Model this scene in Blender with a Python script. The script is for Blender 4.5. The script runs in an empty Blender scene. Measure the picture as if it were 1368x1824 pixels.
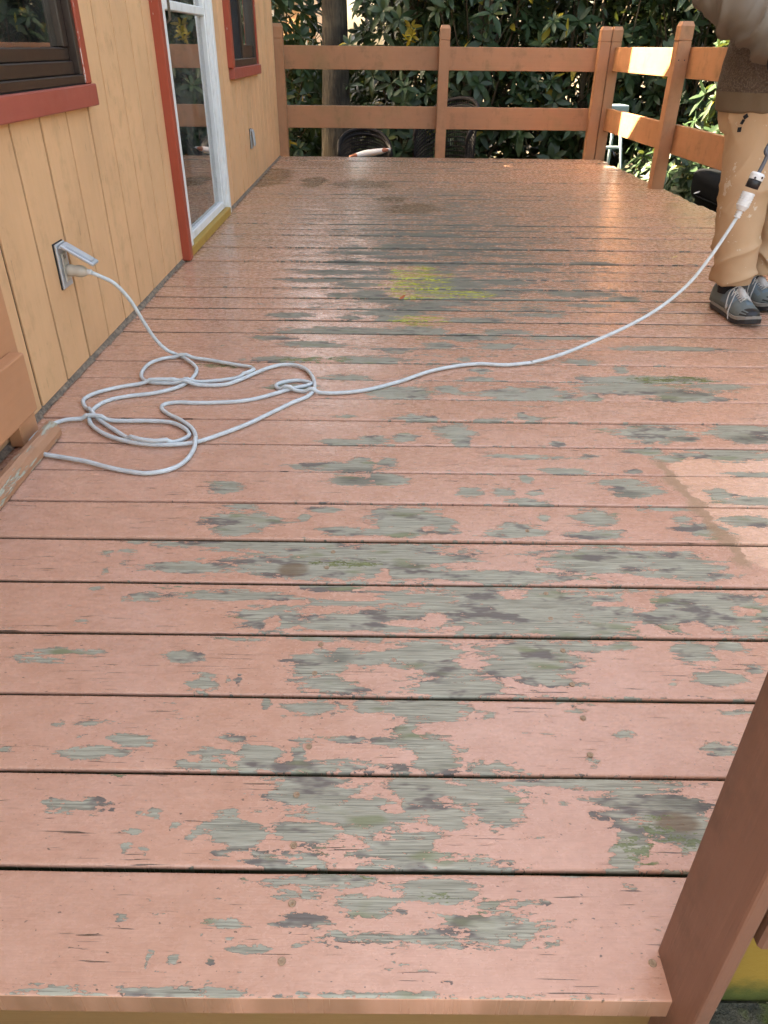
import bpy, bmesh, math, random
import numpy as np
from mathutils import Vector, Matrix, noise
random.seed(7)
rng = np.random.default_rng(11)
scene = bpy.context.scene
C = scene.collection

# ------------------------------------------------------------------ camera, sky, sun, exposure
PITCH, YAW, ROLL, CAM_H, FPX = 0.5636, 0.0009, -0.0103, 0.8643, 1314.2   # FPX: focal length in pixels of a 1368x1824 frame
def camera_axes():
    cp, sp = math.cos(PITCH), math.sin(PITCH)
    r = Vector((1, 0, 0)); d = Vector((0, -sp, -cp)); f = Vector((0, cp, -sp))
    cr, sr = math.cos(ROLL), math.sin(ROLL)
    r, d = r * cr + d * sr, d * cr - r * sr
    Z = Matrix.Rotation(YAW, 3, 'Z')
    return Z @ r, Z @ d, Z @ f
AX_R, AX_D, AX_F = camera_axes()
cam_data = bpy.data.cameras.new('camera')
cam = bpy.data.objects.new('camera', cam_data); C.objects.link(cam)
mw = Matrix.Identity(4)
for i in range(3):
    mw[i][0], mw[i][1], mw[i][2] = AX_R[i], -AX_D[i], -AX_F[i]
mw[2][3] = CAM_H
cam.matrix_world = mw
cam_data.sensor_fit = 'VERTICAL'; cam_data.sensor_height = 24.0; cam_data.lens = 24.0 * FPX / 1824
cam_data.clip_start = 0.02; cam_data.clip_end = 600
scene.camera = cam

SUN_EL = math.radians(42)
SUN_FROM = Vector((-0.936, 0.351, 0))            # horizontal direction towards the sun: far left, over the gable
world = bpy.data.worlds.new('World'); scene.world = world; world.use_nodes = True
wn = world.node_tree; bg = wn.nodes['Background']
sky = wn.nodes.new('ShaderNodeTexSky'); sky.sky_type = 'NISHITA'; sky.sun_disc = False
sky.sun_elevation = SUN_EL; sky.sun_rotation = math.atan2(SUN_FROM.x, SUN_FROM.y)
sky.air_density = 1.0; sky.dust_density = 4.0; sky.ozone_density = 0.6
wn.links.new(sky.outputs[0], bg.inputs[0]); bg.inputs[1].default_value = 0.08
sun_data = bpy.data.lights.new('sun', 'SUN'); sun_data.energy = 5.0; sun_data.angle = math.radians(0.5); sun_data.color = (1.0, 0.93, 0.82)
sun = bpy.data.objects.new('sun', sun_data); C.objects.link(sun)
SUN_DIR = (-SUN_FROM * math.cos(SUN_EL) + Vector((0, 0, -math.sin(SUN_EL)))).normalized()
sun.rotation_euler = SUN_DIR.to_track_quat('-Z', 'Y').to_euler(); sun.location = (-8, 10, 12)
vs = scene.view_settings; vs.view_transform = 'Standard'; vs.look = 'None'; vs.gamma = 1.0; vs.use_curve_mapping = False
vs.exposure = 3.85
vs.use_white_balance = True; vs.white_balance_temperature = 8800; vs.white_balance_tint = 12      # the camera is balanced for open shade
cy = scene.cycles; cy.max_bounces = 5; cy.diffuse_bounces = 2; cy.glossy_bounces = 3; cy.transmission_bounces = 4; cy.transparent_max_bounces = 8
cy.use_adaptive_sampling = True; cy.adaptive_threshold = 0.03; cy.use_denoising = True; cy.denoising_prefilter = 'ACCURATE'; cy.sample_clamp_indirect = 8.0; cy.caustics_reflective = False; cy.caustics_refractive = False

# ------------------------------------------------------------------ measuring helpers (photo pixel -> point on a known plane)
def ray(u, v): return AX_R * ((u - 684) / FPX) + AX_D * ((v - 912) / FPX) + AX_F
def on_z(u, v, z=0.0):
    d = ray(u, v); s = (z - CAM_H) / d.z; return Vector((d.x * s, d.y * s, z))
def on_y(u, v, y):
    d = ray(u, v); s = y / d.y; return Vector((d.x * s, y, CAM_H + d.z * s))

# ------------------------------------------------------------------ object helpers
def tag(o, label=None, cat=None, group=None, kind=None):
    if label: o['label'] = label
    if cat: o['category'] = cat
    if group: o['group'] = group
    if kind: o['kind'] = kind
    return o
def link(o, parent=None):
    C.objects.link(o)
    if parent is not None: o.parent = parent
    return o
def empty(name, loc=(0, 0, 0), rz=0.0):
    o = bpy.data.objects.new(name, None); o.location = loc; o.rotation_euler = (0, 0, rz); o.empty_display_size = 0.1
    return link(o)
def mesh_obj(name, verts, faces, mat, parent=None, smooth=False):
    me = bpy.data.meshes.new(name); me.from_pydata([tuple(v) for v in verts], [], faces); me.update()
    if mat is not None:
        for m in (mat if isinstance(mat, (list, tuple)) else [mat]): me.materials.append(m)
    if smooth: me.polygons.foreach_set('use_smooth', [True] * len(me.polygons))
    return link(bpy.data.objects.new(name, me), parent)
def bm_obj(name, bm, mat, parent=None, smooth=False):
    me = bpy.data.meshes.new(name); bmesh.ops.recalc_face_normals(bm, faces=bm.faces[:]); bm.to_mesh(me); bm.free()
    if mat is not None:
        for m in (mat if isinstance(mat, (list, tuple)) else [mat]): me.materials.append(m)
    if smooth: me.polygons.foreach_set('use_smooth', [True] * len(me.polygons))
    return link(bpy.data.objects.new(name, me), parent)
def add_box(bm, x0, x1, y0, y1, z0, z1, bevel=0.0, seg=1, M=None):
    vs_ = [bm.verts.new((x, y, z)) for x in (x0, x1) for y in (y0, y1) for z in (z0, z1)]
    fs = [(0, 1, 3, 2), (4, 6, 7, 5), (0, 4, 5, 1), (2, 3, 7, 6), (0, 2, 6, 4), (1, 5, 7, 3)]
    faces = [bm.faces.new([vs_[i] for i in f]) for f in fs]
    bmesh.ops.recalc_face_normals(bm, faces=faces)
    vv = set(vs_)
    if bevel > 0:
        ed = list({e for f in faces for e in f.edges})
        r = bmesh.ops.bevel(bm, geom=ed, offset=bevel, segments=seg, affect='EDGES', profile=0.5)
        vv = {v for v in r['verts']} | {v for v in vv if v.is_valid}
    if M is not None:
        bmesh.ops.transform(bm, matrix=M, verts=[v for v in vv if v.is_valid])
def box(name, x0, x1, y0, y1, z0, z1, mat, parent=None, bevel=0.003, seg=1, M=None):
    bm = bmesh.new(); add_box(bm, x0, x1, y0, y1, z0, z1, bevel, seg, M)
    return bm_obj(name, bm, mat, parent)
def frames(pts):
    pts = [Vector(p) for p in pts]; T = []
    for i in range(len(pts)):
        a = pts[max(0, i - 1)]; b = pts[min(len(pts) - 1, i + 1)]
        t = (b - a); T.append(t.normalized() if t.length > 1e-9 else Vector((0, 0, 1)))
    n = T[0].orthogonal().normalized(); out = []
    for t in T:
        n = (n - t * n.dot(t))
        n = n.normalized() if n.length > 1e-6 else t.orthogonal().normalized()
        out.append((t, n, t.cross(n)))
    return pts, out
def add_tube(bm, pts, rad, seg=10, cap=True):
    pts, fr = frames(pts); rings = []
    for i, (p, (t, n, b)) in enumerate(zip(pts, fr)):
        r = rad[i] if isinstance(rad, (list, tuple)) else rad
        rings.append([bm.verts.new(p + n * (math.cos(2 * math.pi * k / seg) * r) + b * (math.sin(2 * math.pi * k / seg) * r)) for k in range(seg)])
    for a, c in zip(rings, rings[1:]):
        for k in range(seg): bm.faces.new((a[k], a[(k + 1) % seg], c[(k + 1) % seg], c[k]))
    if cap:
        bm.faces.new(rings[0][::-1]); bm.faces.new(rings[-1])
    return rings
def tube(name, pts, rad, mat, parent=None, seg=10):
    bm = bmesh.new(); add_tube(bm, pts, rad, seg); return bm_obj(name, bm, mat, parent, True)
def catmull(P, n=8):
    P = [Vector(p) for p in P]; out = []
    for i in range(len(P) - 1):
        p0 = P[max(0, i - 1)]; p1 = P[i]; p2 = P[i + 1]; p3 = P[min(len(P) - 1, i + 2)]
        for k in range(n):
            t = k / n
            out.append(0.5 * ((2 * p1) + (p2 - p0) * t + (2 * p0 - 5 * p1 + 4 * p2 - p3) * t * t + (3 * p1 - p0 - 3 * p2 + p3) * t ** 3))
    out.append(P[-1]); return out
def lathe(bm, prof, seg=24, M=None):
    """prof: (radius, height) pairs about local Z"""
    rings = []
    for r, z in prof:
        ring = []
        for k in range(seg):
            a = 2 * math.pi * k / seg; p = Vector((r * math.cos(a), r * math.sin(a), z))
            ring.append(bm.verts.new(M @ p if M else p))
        rings.append(ring)
    for a, c in zip(rings, rings[1:]):
        for k in range(seg): bm.faces.new((a[k], a[(k + 1) % seg], c[(k + 1) % seg], c[k]))
    bm.faces.new(rings[0][::-1]); bm.faces.new(rings[-1])
def aim(loc, zdir, up=(0, 0, 1)):
    z = Vector(zdir).normalized(); x = Vector(up).cross(z)
    x = x.normalized() if x.length > 1e-5 else z.orthogonal().normalized(); y = z.cross(x)
    M = Matrix.Identity(4)
    for i in range(3): M[i][0], M[i][1], M[i][2], M[i][3] = x[i], y[i], z[i], loc[i]
    return M

# ------------------------------------------------------------------ material helpers
class NT:
    def __init__(self, name):
        self.m = bpy.data.materials.new(name); self.m.use_nodes = True
        self.t = self.m.node_tree; self.b = self.t.nodes['Principled BSDF']; self.out = self.t.nodes['Material Output']
    def n(self, typ, **kw):
        x = self.t.nodes.new(typ)
        for k, v in kw.items(): setattr(x, k, v)
        return x
    def l(self, a, b): self.t.links.new(a, b)
    def val(self, sock, v):
        if hasattr(v, 'is_output'): self.l(v, sock)
        else: sock.default_value = v
    def math(self, op, a, b=None, c=None, clamp=False):
        x = self.n('ShaderNodeMath', operation=op, use_clamp=clamp); self.val(x.inputs[0], a)
        if b is not None: self.val(x.inputs[1], b)
        if c is not None: self.val(x.inputs[2], c)
        return x.outputs[0]
    def mix(self, f, a, b, blend='MIX'):
        x = self.n('ShaderNodeMix', data_type='RGBA', blend_type=blend)
        self.val(x.inputs[0], f)
        for s, v in ((x.inputs[6], a), (x.inputs[7], b)):
            if hasattr(v, 'is_output'): self.l(v, s)
            else: s.default_value = (*v, 1) if len(v) == 3 else v
        return x.outputs[2]
    def rng(self, v, a, b, c=0.0, d=1.0, smooth=False):
        x = self.n('ShaderNodeMapRange'); x.interpolation_type = 'SMOOTHSTEP' if smooth else 'LINEAR'
        self.val(x.inputs[0], v)
        for i, q in enumerate((a, b, c, d)): self.val(x.inputs[1 + i], q)
        return x.outputs[0]
    def noise(self, co, scale=1.0, detail=3.0, rough=0.5, dist=0.0):
        x = self.n('ShaderNodeTexNoise'); self.l(co, x.inputs['Vector'])
        x.inputs['Scale'].default_value = scale; x.inputs['Detail'].default_value = detail; x.inputs['Roughness'].default_value = rough; x.inputs['Distortion'].default_value = dist
        return x.outputs[0]
    def map(self, co, scale=(1, 1, 1), loc=(0, 0, 0)):
        x = self.n('ShaderNodeMapping'); self.l(co, x.inputs[0]); x.inputs[3].default_value = scale; x.inputs[1].default_value = loc
        return x.outputs[0]
    def objco(self):
        return self.n('ShaderNodeTexCoord').outputs['Object']
    def pos(self): return self.n('ShaderNodeNewGeometry').outputs['Position']
    def rand(self): return self.n('ShaderNodeObjectInfo').outputs['Random']
    def shift(self, co, r, k=(37, 11, 23)):
        v = self.n('ShaderNodeCombineXYZ')
        for i in range(3): self.l(self.math('MULTIPLY', r, k[i]), v.inputs[i])
        a = self.n('ShaderNodeVectorMath', operation='ADD'); self.l(co, a.inputs[0]); self.l(v.outputs[0], a.inputs[1]); return a.outputs[0]
    def bump(self, h, strength=0.3, dist=0.01):
        x = self.n('ShaderNodeBump'); x.inputs['Strength'].default_value = strength; x.inputs['Distance'].default_value = dist
        self.l(h, x.inputs['Height']); self.l(x.outputs[0], self.b.inputs['Normal'])
    def fin(self, color=None, rough=None, metal=None, spec=None):
        if color is not None: self.val(self.b.inputs['Base Color'], color if hasattr(color, 'is_output') else (*color, 1))
        if rough is not None: self.val(self.b.inputs['Roughness'], rough)
        if metal is not None: self.b.inputs['Metallic'].default_value = metal
        if spec is not None: self.b.inputs['Specular IOR Level'].default_value = spec
        return self.m
def painted_wood(name, col, axis='X', rough=0.5, grain=0.25, dirt=0.35, dirtcol=(0.09, 0.075, 0.05), mott=0.12, cracks=0.0, crackcol=(0.1, 0.08, 0.06), chips=0.0, chipcol=(0.5, 0.5, 0.47), green=0.0):
    t = NT(name); co = t.shift(t.pos(), t.rand())
    st = {'X': (2.0, 60, 60), 'Y': (60, 2.0, 60), 'Z': (60, 60, 2.0)}[axis]
    fine = {'X': (6, 260, 260), 'Y': (260, 6, 260), 'Z': (260, 260, 6)}[axis]
    g = t.noise(t.map(co, st), 1.0, 4, 0.6); f = t.noise(t.map(co, fine), 1.0, 2, 0.5)
    big = t.noise(co, 2.3, 4, 0.6); sm = t.noise(co, 14, 4, 0.65)
    c = t.mix(t.rng(big, 0.3, 0.7), [q * (1 - mott) for q in col], [min(1, q * (1 + mott)) for q in col])
    c = t.mix(t.math('MULTIPLY', t.rng(g, 0.45, 0.75), 0.18), c, [q * 0.72 for q in col])
    drip = t.noise(t.map(co, (9, 9, 1.2) if axis != 'Y' else (9, 9, 1.2)), 1.0, 4, 0.6)
    dm = t.math('MULTIPLY', t.rng(t.math('MULTIPLY', sm, drip), 0.27, 0.45), dirt)
    c = t.mix(dm, c, dirtcol)
    if green: c = t.mix(t.math('MULTIPLY', t.rng(t.noise(co, 4.1, 4, 0.6), 0.52, 0.7), green), c, (0.12, 0.13, 0.04))
    if cracks:
        cm = t.math('MULTIPLY', t.rng(f, 0.69, 0.73), t.rng(sm, 0.5, 0.6)); c = t.mix(t.math('MULTIPLY', cm, cracks), c, crackcol)
    if chips:
        ch = t.rng(t.math('ADD', t.noise(t.map(co, [q * 0.35 for q in fine]), 1, 3, 0.6), t.math('MULTIPLY', t.math('SUBTRACT', sm, 0.5), 0.6)), 0.74 - 0.12 * chips, 0.755 - 0.12 * chips); c = t.mix(ch, c, chipcol)
    t.bump(t.math('ADD', t.math('MULTIPLY', g, 0.6), t.math('MULTIPLY', f, 0.5)), grain, 0.003)
    return t.fin(c, t.rng(sm, 0.2, 0.8, rough - 0.07, rough + 0.1))
def plain(name, col, rough=0.5, metal=0.0, var=0.15, scale=20, bump=0.0, spec=0.5):
    t = NT(name); co = t.shift(t.objco(), t.rand()); n = t.noise(co, scale, 4, 0.6)
    c = t.mix(n, [q * (1 - var) for q in col], [min(1, q * (1 + var)) for q in col])
    if bump: t.bump(n, bump, 0.004)
    return t.fin(c, t.rng(n, 0.2, 0.8, max(0.02, rough - 0.06), min(1, rough + 0.06)), metal, spec)

# ------------------------------------------------------------------ materials
M_RAIL = painted_wood('rail_paint', (0.385, 0.175, 0.085), 'X', 0.5, 0.5, 0.55, (0.13, 0.085, 0.035), 0.1, 0.8, (0.2, 0.1, 0.06), 0.0, green=0.25)
M_RAILY = painted_wood('rail_paint_lengthwise', (0.385, 0.175, 0.085), 'Y', 0.5, 0.5, 0.55, (0.13, 0.085, 0.035), 0.1, 0.8, (0.2, 0.1, 0.06), 0.0, green=0.25)
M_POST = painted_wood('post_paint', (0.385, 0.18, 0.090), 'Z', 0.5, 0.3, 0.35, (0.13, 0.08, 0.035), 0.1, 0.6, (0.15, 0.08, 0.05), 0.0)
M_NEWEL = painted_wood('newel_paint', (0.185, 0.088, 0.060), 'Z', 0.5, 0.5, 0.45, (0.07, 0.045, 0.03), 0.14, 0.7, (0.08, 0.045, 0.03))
M_SIDING = painted_wood('siding_paint', (0.70, 0.395, 0.205), 'Z', 0.6, 0.45, 0.3, (0.25, 0.14, 0.06), 0.09, 1.0, (0.22, 0.12, 0.06), 0.0)
M_GROOVE_SHADE = painted_wood('groove_shade_paint', (0.075, 0.04, 0.02), 'Z', 0.7, 0.2, 0.4)  # shade of the siding grooves put into a darker colour
M_RED = painted_wood('red_trim_paint', (0.36, 0.060, 0.030), 'Z', 0.45, 0.2, 0.12, (0.16, 0.05, 0.03), 0.1, 0, chips=0.35, chipcol=(0.72, 0.68, 0.62))
M_REDSILL = painted_wood('red_sill_paint', (0.36, 0.075, 0.050), 'Y', 0.45, 0.2, 0.15, (0.45, 0.25, 0.2), 0.1)
M_WHITE = painted_wood('white_frame_paint', (0.78, 0.78, 0.76), 'Z', 0.4, 0.1, 0.3, (0.3, 0.3, 0.22), 0.04)
M_OCHRE = painted_wood('ochre_paint', (0.42, 0.24, 0.045), 'Y', 0.5, 0.2, 0.4, (0.12, 0.1, 0.04), 0.1)
M_SKIRT = painted_wood('skirt_paint', (0.20, 0.115, 0.045), 'X', 0.55, 0.15, 0.3, (0.16, 0.12, 0.03), 0.1)
M_BRONZE = plain('bronze_window_metal', (0.030, 0.018, 0.014), 0.35, 0.0, 0.2, 30)
M_BLACK = plain('black_gasket', (0.008, 0.008, 0.009), 0.5)
M_METAL = plain('galvanised_metal', (0.50, 0.53, 0.56), 0.45, 0.6, 0.15, 60)
M_CORD = plain('pale_grey_cord', (0.53, 0.565, 0.565), 0.5, 0, 0.30, 38, 0.2)
M_PLUG = plain('beige_plug', (0.50, 0.44, 0.36), 0.4, 0, 0.12, 40)
M_WHITEPL = plain('white_plastic', (0.72, 0.73, 0.73), 0.35, 0, 0.08, 50)
M_DARKPL = plain('dark_rubber', (0.012, 0.012, 0.014), 0.45, 0, 0.2, 50)
M_GREYCABLE = plain('grey_cable', (0.09, 0.10, 0.12), 0.45, 0, 0.15, 20)
M_RUST = plain('rusty_screw', (0.36, 0.24, 0.15), 0.55, 0.3, 0.4, 400, 0.3)
M_ROOF = plain('roof_shingle', (0.05, 0.045, 0.04), 0.9, 0, 0.3, 9, 0.3)
M_JOIST = plain('joist_wood', (0.10, 0.08, 0.055), 0.9, 0, 0.3, 12)
M_INTERIOR = plain('interior_wall', (0.05, 0.045, 0.04), 0.9)
M_CURTAIN = plain('teal_curtain', (0.20, 0.42, 0.44), 0.8, 0, 0.1, 6)
M_SHEER = plain('sheer_curtain', (0.16, 0.13, 0.10), 0.9, 0, 0.1, 6)
M_WICKER = plain('dark_wicker', (0.020, 0.018, 0.019), 0.7, 0, 0.35, 60, 0.3, 0.15)
M_COVER = plain('black_vinyl_cover', (0.006, 0.007, 0.009), 0.75, 0, 0.3, 6, 0.25, 0.08)
M_PALEBLUE = plain('pale_blue_metal', (0.25, 0.33, 0.36), 0.4, 0.2, 0.1, 30)
M_STRAW = plain('dry_twig', (0.34, 0.26, 0.16), 0.8, 0, 0.2, 40)
M_STEM = plain('shrub_stem', (0.10, 0.075, 0.05), 0.85, 0, 0.3, 25, 0.4)
M_SOCK = plain('black_sock', (0.01, 0.01, 0.012), 0.9, 0, 0.2, 80, 0.2)

def glass_mat(name, tint=(0.9, 0.93, 0.92), refl=0.16, dirty=0.05):
    t = NT(name); tr = t.n('ShaderNodeBsdfTransparent'); tr.inputs[0].default_value = (*tint, 1)
    gl = t.n('ShaderNodeBsdfGlossy'); gl.inputs['Roughness'].default_value = 0.015; gl.inputs[0].default_value = (1, 1, 1, 1)
    df = t.n('ShaderNodeBsdfDiffuse'); df.inputs[0].default_value = (0.55, 0.53, 0.48, 1)
    fr = t.n('ShaderNodeFresnel'); fr.inputs[0].default_value = 1.52
    k = t.math('MULTIPLY_ADD', fr.outputs[0], 1.5, refl, clamp=True)
    m1 = t.n('ShaderNodeMixShader'); t.l(k, m1.inputs[0]); t.l(tr.outputs[0], m1.inputs[1]); t.l(gl.outputs[0], m1.inputs[2])
    dn = t.math('MULTIPLY', t.rng(t.noise(t.pos(), 5, 4, 0.6), 0.35, 0.75), dirty)
    m2 = t.n('ShaderNodeMixShader'); t.l(dn, m2.inputs[0]); t.l(m1.outputs[0], m2.inputs[1]); t.l(df.outputs[0], m2.inputs[2])
    t.l(m2.outputs[0], t.out.inputs[0]); return t.m
M_GLASS = glass_mat('window_glass')
M_DOORGLASS = glass_mat('door_glass', (0.85, 0.85, 0.83), 0.16, 0.14)
def screen_mat():
    t = NT('insect_screen'); tr = t.n('ShaderNodeBsdfTransparent'); df = t.n('ShaderNodeBsdfDiffuse'); df.inputs[0].default_value = (0.05, 0.05, 0.05, 1)
    m = t.n('ShaderNodeMixShader'); m.inputs[0].default_value = 0.75; t.l(tr.outputs[0], m.inputs[1]); t.l(df.outputs[0], m.inputs[2]); t.l(m.outputs[0], t.out.inputs[0]); return t.m
M_SCREEN = screen_mat()

def deck_paint():
    t = NT('peeling_deck_paint'); b = t.b
    at = t.n('ShaderNodeAttribute', attribute_name='wear'); at2 = t.n('ShaderNodeAttribute', attribute_name='wear2')
    s1 = t.n('ShaderNodeSeparateColor'); t.l(at.outputs['Color'], s1.inputs[0]); bare, moss_glint, stain = s1.outputs
    s2 = t.n('ShaderNodeSeparateColor'); t.l(at2.outputs['Color'], s2.inputs[0]); sand, dust, dark = s2.outputs
    r = t.rand(); co = t.shift(t.pos(), r, (53, 0, 37)); pos = t.pos()
    nA = t.noise(t.map(co, (8.5, 44, 1)), 1, 4, 0.70, 0.6); nB = t.noise(t.map(co, (60, 170, 1)), 1, 3, 0.62); nC = t.noise(t.map(co, (230, 420, 1)), 1, 1, 0.5)
    wv = t.n('ShaderNodeVectorMath', operation='ADD'); t.l(t.map(co, (55, 120, 1)), wv.inputs[0]); cw = t.n('ShaderNodeCombineXYZ'); t.l(t.math('MULTIPLY', nB, 2.2), cw.inputs[0]); t.l(t.math('MULTIPLY', nC, 1.6), cw.inputs[1]); t.l(cw.outputs[0], wv.inputs[1])
    vo = t.n('ShaderNodeTexVoronoi'); vo.voronoi_dimensions = '2D'; t.l(wv.outputs[0], vo.inputs['Vector']); vo.inputs['Scale'].default_value = 1.0
    vs_ = t.n('ShaderNodeSeparateColor'); t.l(vo.outputs['Color'], vs_.inputs[0])
    e = t.math('ADD', t.math('MULTIPLY', t.math('SUBTRACT', nA, 0.5), 2.7), t.math('MULTIPLY', t.math('SUBTRACT', nB, 0.5), 1.3))
    e = t.math('ADD', e, t.math('MULTIPLY', t.math('SUBTRACT', vs_.outputs[0], 0.5), 0.34))
    e = t.math('ADD', e, t.math('MULTIPLY', t.math('SUBTRACT', nC, 0.5), 0.45))
    f = t.math('ADD', bare, e)
    m = t.rng(f, 0.492, 0.508)                                   # 1 where the paint is gone
    lip = t.math('MULTIPLY', t.rng(f, 0.44, 0.495), t.math('SUBTRACT', 1, m))
    # hairline cracks along the grain
    cr = t.noise(t.map(co, (9.0, 300, 1)), 1, 2, 0.6, 0.4); crm = t.math('MULTIPLY', t.rng(cr, 0.655, 0.675), t.rng(t.noise(t.map(co, (9, 30, 1)), 1, 2), 0.50, 0.58))
    sq = t.n('ShaderNodeSeparateXYZ'); t.l(pos, sq.inputs[0]); crm = t.math('MULTIPLY', crm, t.rng(sq.outputs[2], -0.007, -0.005))
    spk = t.math('MULTIPLY', t.rng(t.noise(t.map(pos, (110, 210, 1)), 1, 2, 0.5), 0.70, 0.72), t.rng(sq.outputs[2], -0.007, -0.005, 0.0, 0.9))
    # paint
    big = t.noise(pos, 1.7, 2, 0.6); mid = t.noise(t.map(co, (5, 14, 1)), 1, 3, 0.6)
    p = t.mix(big, (0.54, 0.28, 0.188), (0.61, 0.33, 0.232))
    p = t.mix(t.math('MULTIPLY', r, 0.30), p, (0.55, 0.285, 0.185))
    p = t.mix(t.math('MULTIPLY', t.rng(mid, 0.5, 0.8), 0.25), p, (0.44, 0.225, 0.145))
    sm = t.noise(t.map(pos, (40, 60, 1)), 1, 3, 0.7); p = t.mix(t.math('MULTIPLY', t.rng(sm, 0.55, 0.75), 0.14), p, (0.36, 0.19, 0.12))
    mot = t.noise(t.map(co, (16, 26, 1), (3, 7, 0)), 1, 4, 0.7); p = t.mix(t.rng(mot, 0.30, 0.70), t.mix(0.14, p, (0.20, 0.09, 0.055)), t.mix(0.10, p, (0.85, 0.62, 0.52)))
    p = t.mix(t.math('MULTIPLY', t.rng(t.noise(t.map(co, (20, 340, 1)), 1, 2, 0.6), 0.5, 0.72), 0.13), p, (0.30, 0.14, 0.09))
    p = t.mix(t.math('MULTIPLY', lip, 0.45), p, (0.60, 0.32, 0.22))  # highlight along the raised flake edge, painted lighter
    # weathered wood
    g1 = t.noise(t.map(co, (8, 190, 1)), 1, 3, 0.7, 1.2); g2 = t.noise(t.map(co, (13, 480, 1)), 1, 1, 0.6); tone = t.noise(t.map(co, (11, 30, 1)), 1, 3, 0.65); hue = t.noise(t.map(co, (9, 26, 1), (5, 3, 1)), 1, 2, 0.6)
    w = t.mix(t.rng(g1, 0.28, 0.74), (0.21, 0.197, 0.142), (0.45, 0.425, 0.325))
    w = t.mix(t.math('MULTIPLY', t.rng(g2, 0.56, 0.66), 0.6), w, (0.12, 0.11, 0.08))
    w = t.mix(t.math('MULTIPLY', t.rng(tone, 0.54, 0.63), 0.9), w, t.mix(g1, (0.085, 0.065, 0.055), (0.17, 0.135, 0.12)))
    w = t.mix(t.math('MULTIPLY', t.rng(hue, 0.60, 0.70), 0.7), w, t.mix(g1, (0.10, 0.11, 0.04), (0.24, 0.26, 0.12)))
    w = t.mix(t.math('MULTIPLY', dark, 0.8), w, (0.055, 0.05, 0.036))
    w = t.mix(t.rng(f, 0.565, 0.51, 0.0, 0.7), w, (0.055, 0.05, 0.03))  # dirt plus painted shading along the flake edges
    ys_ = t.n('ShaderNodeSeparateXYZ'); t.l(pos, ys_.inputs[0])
    foliage_tint = t.math('MULTIPLY', t.rng(ys_.outputs[1], 1.6, 5.0), t.rng(mid, 0.25, 0.65, 0.15, 0.55))          # foliage reflection painted in as a brown tint, stronger on the far boards
    p = t.mix(foliage_tint, p, (0.36, 0.225, 0.115))
    col = t.mix(m, p, w)
    col = t.mix(t.math('MULTIPLY', crm, t.math('SUBTRACT', 1, m)), col, (0.12, 0.075, 0.05))
    col = t.mix(t.math('MULTIPLY', spk, t.math('SUBTRACT', 1, m)), col, (0.10, 0.07, 0.05))
    # brown water stains, browner nosing front; green algae with painted yellow-green reflection mid-deck
    sn = t.rng(t.math('ADD', stain, t.math('MULTIPLY', t.math('SUBTRACT', mid, 0.5), 0.8)), 0.45, 0.62)
    col = t.mix(t.math('MULTIPLY', sn, 0.8), col, (0.15, 0.085, 0.04))
    s0 = t.n('ShaderNodeSeparateXYZ'); t.l(pos, s0.inputs[0]); sz0 = s0.outputs[1]
    mn = t.rng(t.math('ADD', moss_glint, t.math('MULTIPLY', t.math('MULTIPLY', e, 1.5), t.rng(moss_glint, 0.02, 0.25))), 0.46, 0.58)
    col = t.mix(t.math('MULTIPLY', mn, 0.85), col, t.mix(t.rng(nB, 0.35, 0.6), (0.06, 0.075, 0.012), t.mix(t.rng(sz0, 2.5, 2.8), (0.15, 0.17, 0.05), (0.66, 0.64, 0.07))))  # vivid yellow-green further back is a painted reflection; nearer dull green is algae
    # sanded area: paler abraded paint; loose sanding dust
    sa = t.rng(t.math('ADD', sand, t.math('MULTIPLY', t.math('SUBTRACT', sm, 0.5), 0.35)), 0.44, 0.56)
    col = t.mix(t.math('MULTIPLY', t.math('MULTIPLY', sa, t.math('SUBTRACT', 1, m)), t.rng(nB, 0.3, 0.65, 0.35, 0.95)), col, (0.74, 0.44, 0.30))
    du = t.math('MULTIPLY', t.rng(t.math('ADD', dust, t.math('MULTIPLY', t.math('SUBTRACT', nC, 0.5), 1.1)), 0.42, 0.75), 0.85)
    col = t.mix(du, col, t.mix(nC, (0.27, 0.155, 0.085), (0.45, 0.28, 0.17)))
    sz = t.n('ShaderNodeSeparateXYZ'); t.l(pos, sz.inputs[0])
    grime = t.math('MULTIPLY', t.rng(sz.outputs[2], -0.0045, -0.009), t.rng(sz.outputs[1], 0.3925, 0.394))      # mould and dirt packed into the joints
    col = t.mix(grime, col, t.mix(nB, (0.012, 0.014, 0.008), (0.05, 0.055, 0.025)))
    gr = t.math('MULTIPLY', t.math('ADD', g1, t.math('MULTIPLY', g2, 0.6)), t.math('MULTIPLY_ADD', m, 0.75, 0.22))
    pe = t.math('MULTIPLY', t.noise(t.map(pos, (110, 160, 1)), 1, 3, 0.6), t.math('MULTIPLY_ADD', m, -0.25, 0.36))
    h = t.math('ADD', t.math('ADD', gr, pe), t.math('MULTIPLY', t.math('SUBTRACT', 1, m), 0.9))
    h = t.math('ADD', h, t.math('MULTIPLY', lip, 0.5)); h = t.math('SUBTRACT', h, t.math('MULTIPLY', crm, 0.6)); h = t.math('ADD', h, t.math('MULTIPLY', du, t.math('MULTIPLY', nC, 2.0)))
    t.bump(h, 0.5, 0.0016)
    ro = t.math('MULTIPLY_ADD', m, 0.30, t.rng(sm, 0.25, 0.75, 0.17, 0.36)); ro = t.math('MULTIPLY_ADD', du, 0.45, ro, clamp=True)
    wet = t.rng(dark, 0.3, 0.8)
    ro = t.math('MULTIPLY', ro, t.math('MULTIPLY_ADD', mn, -0.55, 1.0))
    return t.fin(col, ro)
M_DECK = deck_paint()

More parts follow.
